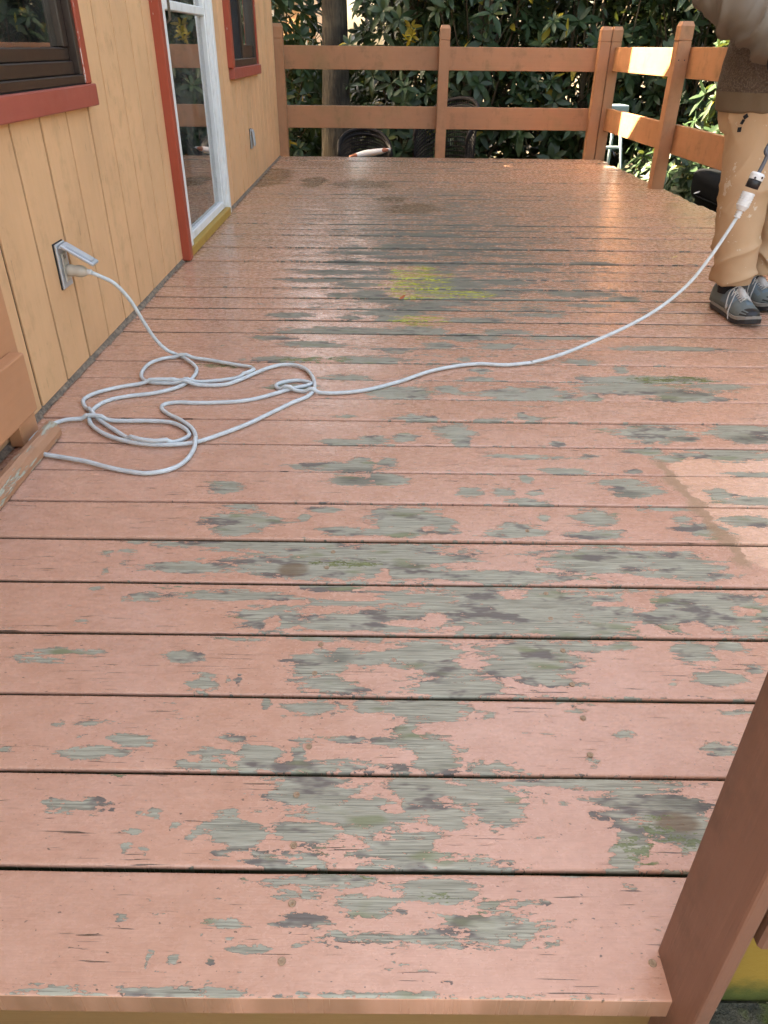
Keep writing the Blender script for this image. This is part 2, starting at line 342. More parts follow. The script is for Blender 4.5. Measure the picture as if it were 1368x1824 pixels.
# ------------------------------------------------------------------ the ground
def ground_mat():
    t = NT('leaf_litter_ground'); p = t.pos(); a = t.noise(p, 1.3, 5, 0.6); b_ = t.noise(p, 38, 4, 0.7)
    c = t.mix(a, (0.045, 0.035, 0.022), (0.10, 0.075, 0.045)); c = t.mix(t.rng(b_, 0.5, 0.7), c, (0.17, 0.12, 0.065)); c = t.mix(t.rng(t.noise(p, 3, 4), 0.55, 0.7), c, (0.05, 0.06, 0.025))
    t.bump(b_, 0.6, 0.03); return t.fin(c, 0.95)
M_GROUND = ground_mat()
GZ = -0.75
bm = bmesh.new(); n = 60
gv = [[bm.verts.new(((i / n - 0.5) * 2 * 150 * abs(i / n - 0.5) * 2 , 20 + (j / n - 0.5) * 2 * 150 * abs(j / n - 0.5) * 2, GZ + 0.04 * noise.noise((i * 1.7, j * 1.7, 0)))) for j in range(n + 1)] for i in range(n + 1)]
for i in range(n):
    for j in range(n): bm.faces.new((gv[i][j], gv[i + 1][j], gv[i + 1][j + 1], gv[i][j + 1]))
tag(bm_obj('ground', bm, M_GROUND, smooth=True), kind='structure')

# ------------------------------------------------------------------ the deck
PITCH_B, Y0, NB = 0.1445, 0.3907, 49
def wall_x(y): return -0.931 - 0.0073 * y
def edge_x(y): return 1.94 + 0.046 * (7.3 - y)
# bare-wood patches as they lie on the boards: photo pixel centre and half-sizes, brought to deck coordinates
BARE = [
 # first board
 (634,1568,45,11),(600,1567,95,13),(785,1588,62,25),(880,1608,45,8),(662,1613,62,20),(852,1641,95,16),(931,1655,18,14),(740,1672,150,10),(537,1637,36,18),(512,1596,20,8),(548,1596,15,6),
 (404,1642,28,11),(450,1688,26,6),(532,1680,12,6),(263,1705,5,9),(310,1709,5,4),(376,1712,5,5),(379,1599,22,4),(215,1638,8,5),(269,1599,5,4),(82,1763,65,6),(290,1766,110,7),(640,1774,170,6),(1127,1584,10,6),
 # second board
 (560,1408,75,38),(640,1450,120,22),(400,1460,22,14),(425,1488,42,20),(553,1483,55,22),(394,1521,18,10),(476,1532,44,16),(545,1535,40,10),(656,1453,65,34),(740,1520,100,34),(825,1546,105,8),(740,1403,45,24),(870,1414,60,22),(892,1448,45,24),(790,1456,30,20),(763,1431,10,13),
 (1050,1395,130,12),(1139,1431,78,28),(1206,1465,66,42),(1128,1492,25,34),(1110,1532,26,22),(1240,1437,20,12),(1004,1430,9,4),(968,1430,5,4),(1055,1449,5,4),(143,1434,44,14),(276,1452,10,8),(313,1468,8,6),(235,1481,9,4),(223,1511,7,9),(256,1516,9,8),(200,1441,5,4),(246,1450,5,4),(353,1478,10,6),(340,1490,7,4),(372,1470,8,5),(1103,1510,8,6),
 # third
 (558,1261,43,14),(476,1250,6,7),(154,1291,25,6),(110,1289,10,4),(141,1308,12,3),(230,1317,33,11),(169,1337,48,11),(10,1334,10,4),(379,1345,32,13),(358,1361,45,6),(460,1350,38,22),(532,1364,100,9),(532,1345,12,18),(430,1314,20,4),(537,1317,25,4),(614,1317,25,4),
 (757,1260,75,20),(656,1254,20,14),(723,1299,17,9),(751,1316,28,6),(684,1318,15,4),(780,1341,42,16),(785,1361,40,14),(870,1366,53,10),(712,1370,14,7),(617,1366,16,11),(1279,1335,34,10),(1027,1269,12,4),(1108,1310,14,7),(1055,1358,9,5),(1300,1269,28,3),(875,1273,8,3),
 # fourth
 (757,1166,62,28),(802,1217,68,22),(780,1186,40,34),(656,1172,50,11),(617,1166,18,10),(948,1166,78,31),(892,1189,28,14),(965,1206,34,17),(993,1217,34,9),(1038,1150,28,11),(650,1133,34,8),(628,1231,34,5),(847,1228,28,10),(1105,1150,31,8),(1234,1161,34,21),(1307,1152,28,10),(1282,1211,36,12),(1271,1172,8,8),(1200,1216,7,4),(693,1198,20,4),(1341,1188,12,6),
 (563,1187,50,25),(578,1212,42,16),(614,1228,50,8),(557,1136,45,6),(660,1170,45,8),(327,1171,33,11),(366,1212,26,11),(102,1158,28,4),(87,1173,30,4),(161,1161,23,5),(425,1210,5,8),(407,1210,5,7),(358,1233,15,4),(430,1137,30,3),
 # fifth
 (937,1082,235,44),(1217,1088,95,36),(1302,1088,68,34),(712,1065,115,12),(656,1105,115,16),(617,1043,14,7),(481,1099,52,20),(614,1108,95,13),(635,1071,58,8),(578,1044,46,8),(425,1060,90,9),(261,1062,36,6),(143,1105,12,4),(171,1047,8,3),
 # sixth
 (701,998,120,32),(880,1026,170,10),(1077,998,118,24),(1217,1009,60,22),(460,967,150,11),(563,1007,150,20),(348,1009,80,9),(590,985,110,12),(189,984,10,3),(225,982,10,3),(225,1001,8,3),(189,1015,7,4),(246,964,12,3),
 # seventh
 (729,925,62,26),(790,937,24,14),(690,947,45,8),(926,945,42,10),(1060,922,36,13),(1060,953,45,9),(1189,907,34,5),(1251,945,40,12),(1212,924,17,5),(970,922,8,5),(435,928,62,13),(420,943,36,10),(542,920,10,7),(573,908,20,5),(614,946,36,7),(686,930,18,22),(430,904,26,4),(1330,930,45,8),
 # eighth and on
 (690,855,31,11),(628,857,36,8),(839,878,21,7),(898,877,18,7),(951,878,15,5),(931,892,28,5),(1122,869,42,14),(937,853,10,6),(398,867,30,9),(1282,880,20,9),(1340,893,60,6),
 (605,830,70,8),(690,822,20,7),(930,813,60,3),(1004,838,31,5),(1049,812,15,3),(1130,838,15,5),(1296,808,78,11),(1192,816,25,5),(1139,803,40,5),(645,822,28,6),(1345,845,40,5),
 (808,768,34,12),(822,785,17,10),(721,778,22,8),(662,784,28,7),(993,790,12,5),(1161,771,62,14),(1217,781,28,5),(1313,768,55,14),(1335,782,34,6),(610,786,40,5),
 (743,746,34,6),(945,746,25,4),(931,740,8,4),(878,749,28,4),(617,742,18,3),
 (937,704,84,11),(712,701,50,12),(799,694,22,6),(1133,693,90,11),(1217,707,62,11),(1274,690,45,7),(1053,708,18,6),(520,690,40,5),
 (1161,676,105,6),(1043,674,16,5),(858,676,24,5),(617,674,40,6),(855,659,15,5),(1032,645,30,5),(667,642,62,7),(825,640,12,3),(1105,659,12,6),(510,640,60,5),
 (701,620,34,7),(785,614,26,6),(881,616,32,5),(1195,620,85,4),(613,589,112,7),(745,589,46,8),(692,619,26,5),(784,614,23,4),(626,565,20,5),(692,569,26,8),(850,569,56,5),(1028,523,60,6),(1113,532,26,4),(1047,543,40,3),(600,525,20,4),(659,523,33,8),(613,485,85,5),(640,507,40,4),(778,484,40,5),(797,497,60,4),(896,504,52,4),(745,546,52,5),(718,460,60,3),(797,454,26,3),(718,438,46,4),(857,435,52,3),(745,418,85,3),(800,507,90,8),(815,522,95,7),(720,497,60,5),(790,540,80,5),(700,556,60,6),(770,470,70,4),(650,470,50,3),(690,534,40,5),(860,520,60,4),(560,498,60,4),(520,560,40,4),(480,600,40,4),(960,560,50,4),(1000,600,60,4),(900,590,40,4),(830,600,60,5),(560,612,50,5),(950,480,50,3),(1060,470,40,3),(640,450,60,3),(900,455,50,3),
]
KEEP = [(914,1058,22,7),(774,1099,18,16),(1133,1071,24,18),(1094,1076,40,5),(1161,1121,18,11),(1240,1119,26,12),(1330,1088,28,7),(735,1110,50,5),(486,1107,14,9),(684,1023,14,10),(1105,1029,40,8),(620,1060,60,8),
        (700,1440,22,8),(835,1500,50,20),(845,1385,30,4),(690,1200,40,12),(760,1640,28,8),(700,1650,60,8)]
def to_deck(u, v, rx, ry):
    c = on_z(u, v); a = on_z(u + rx, v); b_ = on_z(u, v - ry); d_ = on_z(u, v + ry)
    return (c.x, c.y, max(abs(a.x - c.x), 0.002), max(abs(b_.y - d_.y) / 2, 0.002))
BARE_D = np.array([to_deck(*q) for q in BARE]); KEEP_D = np.array([to_deck(*q) for q in KEEP])
STAIN_D = [to_deck(*q) for q in ((523,1013,44,16),(482,316,55,22),(640,328,75,10),(730,372,75,12),(560,322,30,14),(1206,1465,60,30),(700,355,40,8))]
MOSS_GLINT_D = [to_deck(*q) for q in ((750,491,52,9),(738,508,62,11),(748,522,58,9),(820,523,60,6),(745,570,50,9),(735,478,38,5),(755,600,24,5),(1195,676,70,6),(1140,1510,45,30),(1190,1480,50,30),(560,640,60,6),(400,650,50,5),(780,1600,35,14),(620,1000,60,10),(640,1560,60,5))]  # algae spots, plus the ellipses of the painted mid-deck reflection
DARK_D = [to_deck(*q) for q in ((828,505,70,22),(770,470,90,10),(740,545,90,12),(780,548,40,6),(628,857,30,7),(1330,782,40,6),(1215,781,26,4),(1217,700,60,6),(600,1171,26,10),(650,855,40,8),(1115,880,30,6),(640,838,50,5),(720,635,40,6),(1220,1430,60,18),(1200,1490,50,14))]
def ell(X, Y, L, soft=0.5):
    F = np.zeros_like(X)
    for cx, cy, rx, ry in L: F = np.maximum(F, np.clip(1 + soft - np.sqrt(((X - cx) / rx) ** 2 + ((Y - cy) / ry) ** 2), 0, 1) / (1 + soft) * 1.0)
    return F
def wear_fields(X, Y, yb0, yb1):
    # each board peels on its own: only patches centred on this board
    sel = BARE_D[(BARE_D[:, 1] > yb0 - 0.004) & (BARE_D[:, 1] < yb1 + 0.004)]
    F = np.full_like(X, -0.6)
    for cx, cy, rx, ry in sel:
        q = np.sqrt(((X - cx) / (rx * 1.06)) ** 2 + ((Y - cy) / (ry * 1.06)) ** 2)
        kf = min(1.0, max(0.38, ry / 0.016)); F = np.maximum(F, np.clip(0.5 + (1.04 - q) * kf, -0.6, 1.15))
    for cx, cy, rx, ry in KEEP_D[(KEEP_D[:, 1] > yb0) & (KEEP_D[:, 1] < yb1)]:
        q = np.sqrt(((X - cx) / rx) ** 2 + ((Y - cy) / ry) ** 2); F = np.where(q < 1.6, np.minimum(F, np.clip(q - 0.6, -0.3, 1)), F)
    yc = (yb0 + yb1) / 2
    traffic = np.exp(-((X - 0.28 - 0.03 * (yc - 3)) / (0.55 + 0.13 * max(0, yc - 1.5))) ** 2)     # worn walking line
    base = -0.24 + 0.16 * traffic
    if yc > 1.5: base = base + 0.30 * traffic * min(1, (yc - 1.5) / 1.0)
    if yc > 2.8: base = base + 0.22 * traffic * math.exp(-((yc - 4.0) / 1.5) ** 2) + 0.10
    if yc > 5.8: base = base - 0.10
    right = 0.08 * np.clip((X - 0.9) / 0.6, 0, 1) * (yc > 2.5)
    edge = 0.42 * np.exp(-np.minimum(np.abs(Y - yb0), np.abs(Y - yb1)) / 0.005) * (0.35 + 0.75 * traffic)
    F = np.maximum(F, base + right + edge)
    moss_glint = 0.78 * ell(X, Y, MOSS_GLINT_D); stain = ell(X, Y, STAIN_D); dark = np.maximum(ell(X, Y, DARK_D), np.clip((Y - 1.9) / 2.0, 0, 0.85))
    # where the sander has been: right of a diagonal line, with the dust it left along that line
    A = on_z(1205, 850); B = on_z(1345, 1010); t_ = np.clip(((Y - B.y) / (A.y - B.y)), -0.5, 1.6); lx = B.x + (A.x - B.x) * t_ + 0.004 * np.sin(Y * 41) + 0.003 * np.sin(Y * 97 + 1.3) + 0.003 * np.sin(Y * 233)
    inY = np.clip((Y - (B.y - 0.03)) / 0.05, 0, 1) * np.clip((A.y + 0.16 - Y) / 0.12, 0, 1)
    sand = np.clip(0.5 + (X - lx) / 0.07, 0, 1) * inY
    dust = np.exp(-((X - lx + 0.012) / (0.020 + 0.010 * np.sin(Y * 55))) ** 2) * inY * 0.62 + 0.40 * np.exp(-np.clip(lx - X, 0, 9) / 0.10) * inY * (X < lx) + 0.35 * inY * (X > lx) * (np.sin(Y * 90) > 0.2)
    return F, moss_glint, stain, sand, dust, dark
deck = box('deck', -0.95, 1.95, 7.40, 7.44, -0.28, -0.045, M_JOIST, bevel=0)
tag(deck, 'weathered deck of salmon painted boards with peeling paint', kind='structure')
for k, x in enumerate(np.arange(-0.92, 2.0, 0.4064)): box('joist', x - 0.019, x + 0.019, 0.45, 7.39, -0.24, -0.041, M_JOIST, deck, 0)
screw_me = None
def make_board(i):
    global screw_me
    g0 = 0.0026 + rng.uniform(0, 0.0022); y0 = Y0 + i * PITCH_B + g0; y1 = Y0 + (i + 1) * PITCH_B - g0
    if i > 13: y0 += rng.uniform(0, 0.004); y1 -= rng.uniform(0, 0.004)
    if i == 0: y0 = Y0
    th = 0.034; zt = rng.uniform(-0.002, 0.002) * (1 if i < 14 else 1.8); rb = 0.0024
    dy = 0.0035 if i < 8 else (0.005 if i < 20 else 0.009); dx = 0.004 if i < 8 else (0.007 if i < 20 else 0.015)
    xl = wall_x((y0 + y1) / 2) + 0.007; xr = edge_x((y0 + y1) / 2) + rng.uniform(-0.01, 0.01)
    cuts = [xl, xr]
    if i in (44, 45): cuts = [xl, 0.72 + 0.35 * (i - 44), xr]
    parts = []
    for pi in range(len(cuts) - 1):
        a, b_ = cuts[pi] + (0.002 if pi else 0), cuts[pi + 1] - (0.002 if pi < len(cuts) - 2 else 0)
        vis = min(b_, 0.62 + 0.46 * max(0, y1 - 0.5))
        xs = list(np.arange(a, vis, dx)) + [vis] + ([] if vis >= b_ - 1e-6 else list(np.linspace(vis, b_, 12)[1:]))
        ny = max(6, int((y1 - y0) / dy)); inner = np.linspace(y0 + rb, y1 - rb, ny)
        prof = [(y0, -th), (y0, -rb), (y0 + rb * 0.3, -rb * 0.3)] + [(y, 0.0) for y in inner] + [(y1 - rb * 0.3, -rb * 0.3), (y1, -rb), (y1, -th)]
        P = np.array(prof); nx, npf = len(xs), len(P)
        X = np.repeat(np.array(xs)[:, None], npf, 1); Y = np.repeat(P[None, :, 0], nx, 0); Z = np.repeat(P[None, :, 1], nx, 0).copy()
        wob = np.array([noise.noise((x * 2.1, i * 3.3, 0)) for x in xs])[:, None]; wob2 = np.array([noise.noise((x * 9, i * 3.3, 5)) for x in xs])[:, None]
        cup = -0.0012 * (((Y - (y0 + y1) / 2) / ((y1 - y0) / 2)) ** 2); Z = Z + zt + cup + 0.0012 * wob; Y = Y + 0.0010 * wob + 0.0004 * wob2
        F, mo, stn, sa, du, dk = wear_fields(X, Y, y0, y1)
        if i == 0: F[:, :2] = -0.6; mo[:, :3] = 0; stn[:, :2] = 0.55  # front face of the first board tinted browner
        V = np.stack([X, Y, Z], -1).reshape(-1, 3)
        idx = np.arange(nx * npf).reshape(nx, npf)
        q = np.stack([idx[:-1, :-1], idx[1:, :-1], idx[1:, 1:], idx[:-1, 1:]], -1).reshape(-1, 4)
        me = bpy.data.meshes.new('board'); nv, nf = len(V), len(q)
        caps = [list(idx[0, :]), list(idx[-1, ::-1])]
        loops = np.concatenate([q.ravel(), np.array(caps[0] + caps[1])]); me.vertices.add(nv); me.vertices.foreach_set('co', V.ravel())
        me.loops.add(len(loops)); me.loops.foreach_set('vertex_index', loops.astype(np.int32)); me.polygons.add(nf + 2)
        starts = np.concatenate([np.arange(nf) * 4, [nf * 4, nf * 4 + npf]]); me.polygons.foreach_set('loop_start', starts.astype(np.int32))
        me.update(calc_edges=True); me.validate()
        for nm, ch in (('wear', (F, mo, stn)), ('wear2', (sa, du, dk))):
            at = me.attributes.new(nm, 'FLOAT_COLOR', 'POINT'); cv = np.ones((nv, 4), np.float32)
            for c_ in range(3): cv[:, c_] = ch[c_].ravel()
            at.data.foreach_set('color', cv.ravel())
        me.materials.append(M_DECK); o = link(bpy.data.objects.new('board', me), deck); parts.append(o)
    if i < 7:
        if screw_me is None:
            bmS = bmesh.new(); lathe(bmS, [(0.0042, -0.002), (0.0046, 0.0006), (0.0040, 0.0013), (0.0016, 0.0010), (0.0014, 0.0002)], 14)
            s = bm_obj('screw', bmS, M_RUST, None, False); screw_me = s.data; bpy.data.objects.remove(s)
        for jx in (-0.108, 0.302):
            for fy in (0.28, 0.8):
                if rng.random() < 0.55:
                    so = link(bpy.data.objects.new('screw', screw_me), parts[0])
                    so.location = (jx + rng.normal(0, 0.004), y0 + (y1 - y0) * fy + rng.normal(0, 0.006), zt + 0.0002); so.rotation_euler = (0, 0, rng.uniform(0, 3))
for i in range(NB): make_board(i)

# ------------------------------------------------------------------ front edge: skirt, ledge, steps
skirt = box('deck_skirt', -0.95, 0.3145, 0.412, 0.43, -0.33, -0.037, M_SKIRT, bevel=0)
tag(skirt, 'ochre painted skirt board under the deck front edge', 'skirt board')
steps = empty('deck_stairs', (0, 0, GZ)); tag(steps, 'salmon painted wooden steps leading down from the deck front edge', 'stairs')
for k in range(3): box('tread', -0.85, 0.30, 0.40 - 0.27 * (k + 1), 0.405 - 0.27 * k, -0.22 - 0.19 * k - GZ, -0.18 - 0.19 * k - GZ, M_RAIL, steps, 0.006, 2)
for x in (-0.80, 0.24): box('stringer', x, x + 0.04, -0.40, 0.40, -GZ - 0.75, -GZ - 0.24 - 0.38, M_JOIST, steps, 0)

# ------------------------------------------------------------------ house
house = empty('house', (-0.931, 0, 0), 0.0073)
tag(house, 'tan house with grooved vertical siding, red trim and glass door', 'house')
HOLES = [(1.34, 2.615, 0.765, 1.80), (3.60, 4.70, 0.02, 2.05), (5.23, 6.29, 0.745, 1.75)]
HY0, HY1, RIDGE = -0.40, 7.42, 3.70
def roof_z(y): return 3.47 - 0.889 * (abs(y - RIDGE) + RIDGE - 7.06)
k0 = 1.868 - 0.1945 * 12
y = k0
edges = []
while y < HY1: edges.append(y); y += 0.1945
edges = [e for e in edges if e > HY0] + [HY1]
edges = [HY0] + edges
for a, b_ in zip(edges, edges[1:]):
    if b_ - a < 0.03: continue
    ya, yb = a + 0.0058 + random.uniform(-0.0008, 0.0008), b_ - 0.0058 + random.uniform(-0.0008, 0.0008)
    if b_ == HY1: yb = HY1
    pieces = [(ya, yb, 0.014, min(roof_z(ya), roof_z(yb)) - 0.25)]
    for (h0, h1, z0, z1) in HOLES:
        new = []
        for (p0, p1, q0, q1) in pieces:
            if p1 <= h0 or p0 >= h1: new.append((p0, p1, q0, q1)); continue
            if p0 < h0 - 0.004: new.append((p0, h0, q0, q1))
            if p1 > h1 + 0.004: new.append((h1, p1, q0, q1))
            m0, m1 = max(p0, h0), min(p1, h1)
            if z0 - q0 > 0.03: new.append((m0, m1, q0, z0))
            new.append((m0, m1, z1, q1))
        pieces = new
    for (p0, p1, q0, q1) in pieces: box('siding_plank', -0.006, random.uniform(-0.0008, 0.0008), p0, p1, q0, q1, M_SIDING, house, 0.0015)
# backing behind the planks (shows as the grooves), cut round the openings
bm = bmesh.new()
ys = sorted({HY0, HY1} | {h[0] for h in HOLES} | {h[1] for h in HOLES})
for a, b_ in zip(ys, ys[1:]):
    hole = next((h for h in HOLES if h[0] <= a and h[1] >= b_), None)
    for z0, z1 in ([(-0.70, hole[2]), (hole[3], 2.4)] if hole else [(-0.70, 2.4)]): add_box(bm, -0.10, -0.0065, a, b_, z0, z1)
top = [bm.verts.new((x, yy, zz)) for x in (-0.10, -0.0065) for yy, zz in ((HY0, 2.4), (HY1, 2.4), (RIDGE + 0.4, roof_z(RIDGE + 0.4) - 0.2), (RIDGE - 0.4, roof_z(RIDGE - 0.4) - 0.2))]
bm.faces.new(top[:4]); bm.faces.new(top[4:]); 
for i in range(4): bm.faces.new((top[i], top[(i + 1) % 4], top[4 + (i + 1) % 4], top[4 + i]))
bm_obj('wall', bm, M_GROOVE_SHADE, house)
box('end_wall', -6.0, -0.014, HY1 - 0.1, HY1 - 0.002, -0.70, 2.6, M_SIDING, house, 0)
box('near_wall', -6.0, -0.014, HY0 + 0.002, HY0 + 0.1, -0.70, 2.6, M_SIDING, house, 0)
box('rear_wall', -6.1, -6.0, HY0, HY1, -0.70, 4.0, M_SIDING, house, 0)
box('floor_slab', -5.9, -0.11, HY0 + 0.1, HY1 - 0.1, -0.70, 0.0, M_INTERIOR, house, 0)
box('inner_wall', -3.0, -2.95, HY0 + 0.1, HY1 - 0.1, 0.0, 2.4, M_INTERIOR, house, 0)
box('ceiling', -5.9, -0.11, HY0 + 0.1, HY1 - 0.1, 2.4, 2.45, M_INTERIOR, house, 0)
for s in (-1, 1):
    ye = RIDGE + s * 4.15; za, ze = roof_z(RIDGE), roof_z(ye)
    V = [(0.25, RIDGE, za), (0.25, ye, ze), (0.25, ye, ze - 0.16), (0.25, RIDGE, za - 0.16), (-6.4, RIDGE, za), (-6.4, ye, ze), (-6.4, ye, ze - 0.16), (-6.4, RIDGE, za - 0.16)]
    mesh_obj('roof', V, [(0, 1, 2, 3), (7, 6, 5, 4), (0, 4, 5, 1), (3, 2, 6, 7), (1, 5, 6, 2), (0, 3, 7, 4)], M_ROOF, house)
# dark dirty joint where the wall meets the deck
def joint_mat():
    t = NT('dirt_joint'); p = t.pos(); a = t.noise(p, 60, 4, 0.7); t.bump(a, 0.8, 0.01)
    return t.fin(t.mix(t.rng(a, 0.35, 0.7), (0.10, 0.08, 0.06), (0.34, 0.25, 0.18)), 0.95)
M_JOINT = joint_mat()
bm = bmesh.new(); nst = 260; pr = []
for i in range(nst + 1):
    yy = 1.0 + (HY1 - 1.0) * i / nst; r_ = 0.002 + 0.004 * noise.noise((yy * 9, 0, 0)) + 0.003 * noise.noise((yy * 40, 2, 0))
    pr.append([bm.verts.new((-0.008, yy, 0.016 + r_)), bm.verts.new((0.002, yy, 0.004 + r_)), bm.verts.new((0.008 + r_, yy, -0.006))])
for a, b_ in zip(pr, pr[1:]):
    for j in range(2): bm.faces.new((a[j], b_[j], b_[j + 1], a[j + 1]))
bm_obj('dirt_joint', bm, M_JOINT, house)

# --- near window: bronze slider in red trim
w = empty('window', (0, 0, 0)); w.parent = house
box('sill_board', -0.012, 0.032, 1.22, 2.668, 0.697, 0.7565, M_REDSILL, w, 0.004, 2)
box('trim', -0.012, 0.021, 2.619, 2.664, 0.7568, 1.86, M_RED, w, 0.003)
box('trim', -0.012, 0.021, 1.29, 1.335, 0.7568, 1.86, M_RED, w, 0.003)
box('trim', -0.012, 0.021, 1.336, 2.618, 1.80, 1.86, M_RED, w, 0.003)
fr = box('frame', -0.05, 0.017, 1.337, 2.617, 0.7585, 0.782, M_BRONZE, w, 0.002)
box('frame_side', -0.05, 0.016, 2.590, 2.6165, 0.7825, 1.798, M_BRONZE, w, 0.002); box('frame_side', -0.05, 0.016, 1.338, 1.362, 0.7825, 1.798, M_BRONZE, w, 0.002)
box('frame', -0.05, 0.016, 1.3625, 2.5895, 1.775, 1.7975, M_BRONZE, w, 0.002)
sa = box('sash', -0.045, 0.000, 1.363, 2.589, 0.7825, 0.818, M_BRONZE, w, 0.003)
box('sash', -0.040, -0.008, 1.363, 2.589, 0.8185, 0.852, M_BRONZE, w, 0.003)
box('sash_side', -0.042, -0.004, 2.548, 2.589, 0.8525, 1.774, M_BRONZE, w, 0.003)
box('gasket', -0.04, 0.019, 1.34, 2.617, 0.7566, 0.7584, M_BLACK, w, 0)
box('pane', -0.026, -0.022, 1.363, 2.547, 0.8525, 1.774, M_GLASS, w, 0)
# --- far window: screen left, glass right
w2 = empty('window', (0, 0, 0)); w2.parent = house
box('sill_board', -0.012, 0.034, 5.185, 6.335, 0.683, 0.7415, M_REDSILL, w2, 0.004, 2)
box('trim', -0.012, 0.034, 5.16, 5.232, 0.742, 1.82, M_RED, w2, 0.003); box('trim', -0.012, 0.022, 6.288, 6.33, 0.742, 1.82, M_RED, w2, 0.003)
box('trim', -0.012, 0.022, 5.2325, 6.2875, 1.75, 1.82, M_RED, w2, 0.003)
box('frame', -0.05, 0.012, 5.2325, 6.287, 0.743, 0.785, M_BRONZE, w2, 0.003)
box('frame_side', -0.05, 0.012, 5.2325, 5.268, 0.7855, 1.749, M_BRONZE, w2, 0.003); box('frame_side', -0.05, 0.012, 6.24, 6.287, 0.7855, 1.749, M_BRONZE, w2, 0.003)
box('mullion', -0.04, 0.004, 5.735, 5.79, 0.7855, 1.749, M_BRONZE, w2, 0.003)
box('sash', -0.035, -0.006, 5.7905, 6.2395, 0.7855, 0.86, M_BRONZE, w2, 0.003)
box('insect_screen', -0.012, -0.010, 5.2685, 5.7345, 0.7855, 1.749, M_SCREEN, w2, 0)
box('pane', -0.024, -0.020, 5.7905, 6.2395, 0.8605, 1.749, M_GLASS, w2, 0); box('pane', -0.034, -0.030, 5.2685, 5.7345, 0.7855, 1.749, M_GLASS, w2, 0)
# --- glass door
d = empty('door', (0, 0, 0)); d.parent = house
box('trim', -0.012, 0.038, 3.545, 3.599, 0.004, 2.12, M_RED, d, 0.003); box('trim', -0.012, 0.038, 3.5995, 4.76, 2.052, 2.12, M_RED, d, 0.003)
box('jamb', -0.09, 0.030, 3.5995, 3.622, 0.002, 2.05, M_WHITE, d, 0.002); box('jamb', -0.09, 0.026, 3.6225, 3.688, 0.045, 2.05, M_WHITE, d, 0.004, 2)
box('jamb', -0.09, 0.022, 4.688, 4.742, 0.003, 2.05, M_WHITE, d, 0.003)
box('threshold', -0.09, 0.028, 3.6225, 4.687, 0.002, 0.043, M_OCHRE, d, 0.003)
box('stile', -0.045, 0.000, 3.6885, 3.79, 0.0445, 2.04, M_WHITE, d, 0.004); box('stile', -0.045, 0.004, 4.60, 4.6875, 0.0445, 2.04, M_WHITE, d, 0.004)
box('stile_bead', 0.0045, 0.010, 4.615, 4.628, 0.06, 2.03, M_WHITE, d, 0.002); box('stile_bead', 0.0045, 0.010, 4.645, 4.655, 0.06, 2.03, M_WHITE, d, 0.002); box('stile_bead', 0.0045, 0.010, 4.668, 4.676, 0.06, 2.03, M_WHITE, d, 0.002)
box('bottom_rail', -0.045, 0.002, 3.7905, 4.5995, 0.0445, 0.085, M_WHITE, d, 0.004); box('mid_rail', -0.045, 0.002, 3.7905, 4.5995, 0.987, 1.024, M_WHITE, d, 0.004); box('top_rail', -0.045, 0.002, 3.7905, 4.5995, 1.98, 2.04, M_WHITE, d, 0.004)
box('pane', -0.025, -0.020, 3.7905, 4.5995, 0.0855, 0.9865, M_DOORGLASS, d, 0); box('pane', -0.025, -0.020, 3.7905, 4.5995, 1.0245, 1.979, M_DOORGLASS, d, 0)
tube('pull_handle', [(0.012, 3.70, 0.93), (0.040, 3.70, 0.95), (0.040, 3.70, 1.12), (0.012, 3.70, 1.14)], 0.006, M_STEM, d, 8)
def curtain(name, y0, y1, z0, z1, n_, mat, label, amp=0.03, per=0.11):
    bmc = bmesh.new(); pr = []
    N = int((y1 - y0) / 0.012)
    for i in range(N + 1):
        yy = y0 + (y1 - y0) * i / N; xx = n_ + amp * math.sin(yy / per * 6.283) + 0.3 * amp * math.sin(yy / per * 13.1 + 1)
        pr.append([bmc.verts.new((xx, yy, z0)), bmc.verts.new((xx * 0.9 + n_ * 0.1, yy, z1))])
    for a, b_ in zip(pr, pr[1:]): bmc.faces.new((a[0], b_[0], b_[1], a[1]))
    o = bm_obj(name, bmc, mat, None, True); o.location = (-0.931, 0, 0); o.rotation_euler = (0, 0, 0.0073)
    sm = o.modifiers.new('thickness', 'SOLIDIFY'); sm.thickness = 0.002
    tag(o, label, 'curtain'); return o
curtain('curtain', 1.55, 2.16, 0.60, 1.95, -0.17, M_CURTAIN, 'teal curtain hanging inside the near window')
curtain('curtain', 3.75, 4.62, 0.02, 2.0, -0.28, M_SHEER, 'brown sheer curtain hanging behind the glass door', 0.02, 0.16)

# --- electrical outlets
def outlet(yy, zz, open_flap, label):
    o = empty('electrical_outlet', (wall_x(yy), yy, zz), 0.0073); tag(o, label, 'outlet')
    box('gasket', -0.001, 0.003, -0.036, 0.036, -0.064, 0.064, M_BLACK, o, 0.001); box('cover_plate', 0.0032, 0.010, -0.034, 0.034, -0.062, 0.062, M_METAL, o, 0.002)
    box('receptacle_face', 0.0102, 0.014, -0.017, 0.017, -0.046, 0.036, M_PLUG, o, 0.002)
    for zz_ in (0.018, ): box('socket_slot', 0.0142, 0.0148, -0.006, -0.004, zz_, zz_ + 0.01, M_BLACK, o, 0); box('socket_slot', 0.0142, 0.0148, 0.004, 0.006, zz_, zz_ + 0.01, M_BLACK, o, 0)
    tube('hinge', [(0.014, -0.024, 0.052), (0.014, 0.024, 0.052)], 0.004, M_METAL, o, 10)
    Mx = Matrix.Translation((0.016, 0, 0.052)) @ Matrix.Rotation(math.radians(-58 if open_flap else -4), 4, 'Y')
    fl = box('flap', 0.0, 0.009, -0.024, 0.024, -0.098, 0.004, M_METAL, o, 0.003, 2, Mx); box('flap_rib', 0.0092, 0.012, -0.016, 0.016, -0.088, -0.010, M_METAL, o, 0.002, 1, Mx)
    return o
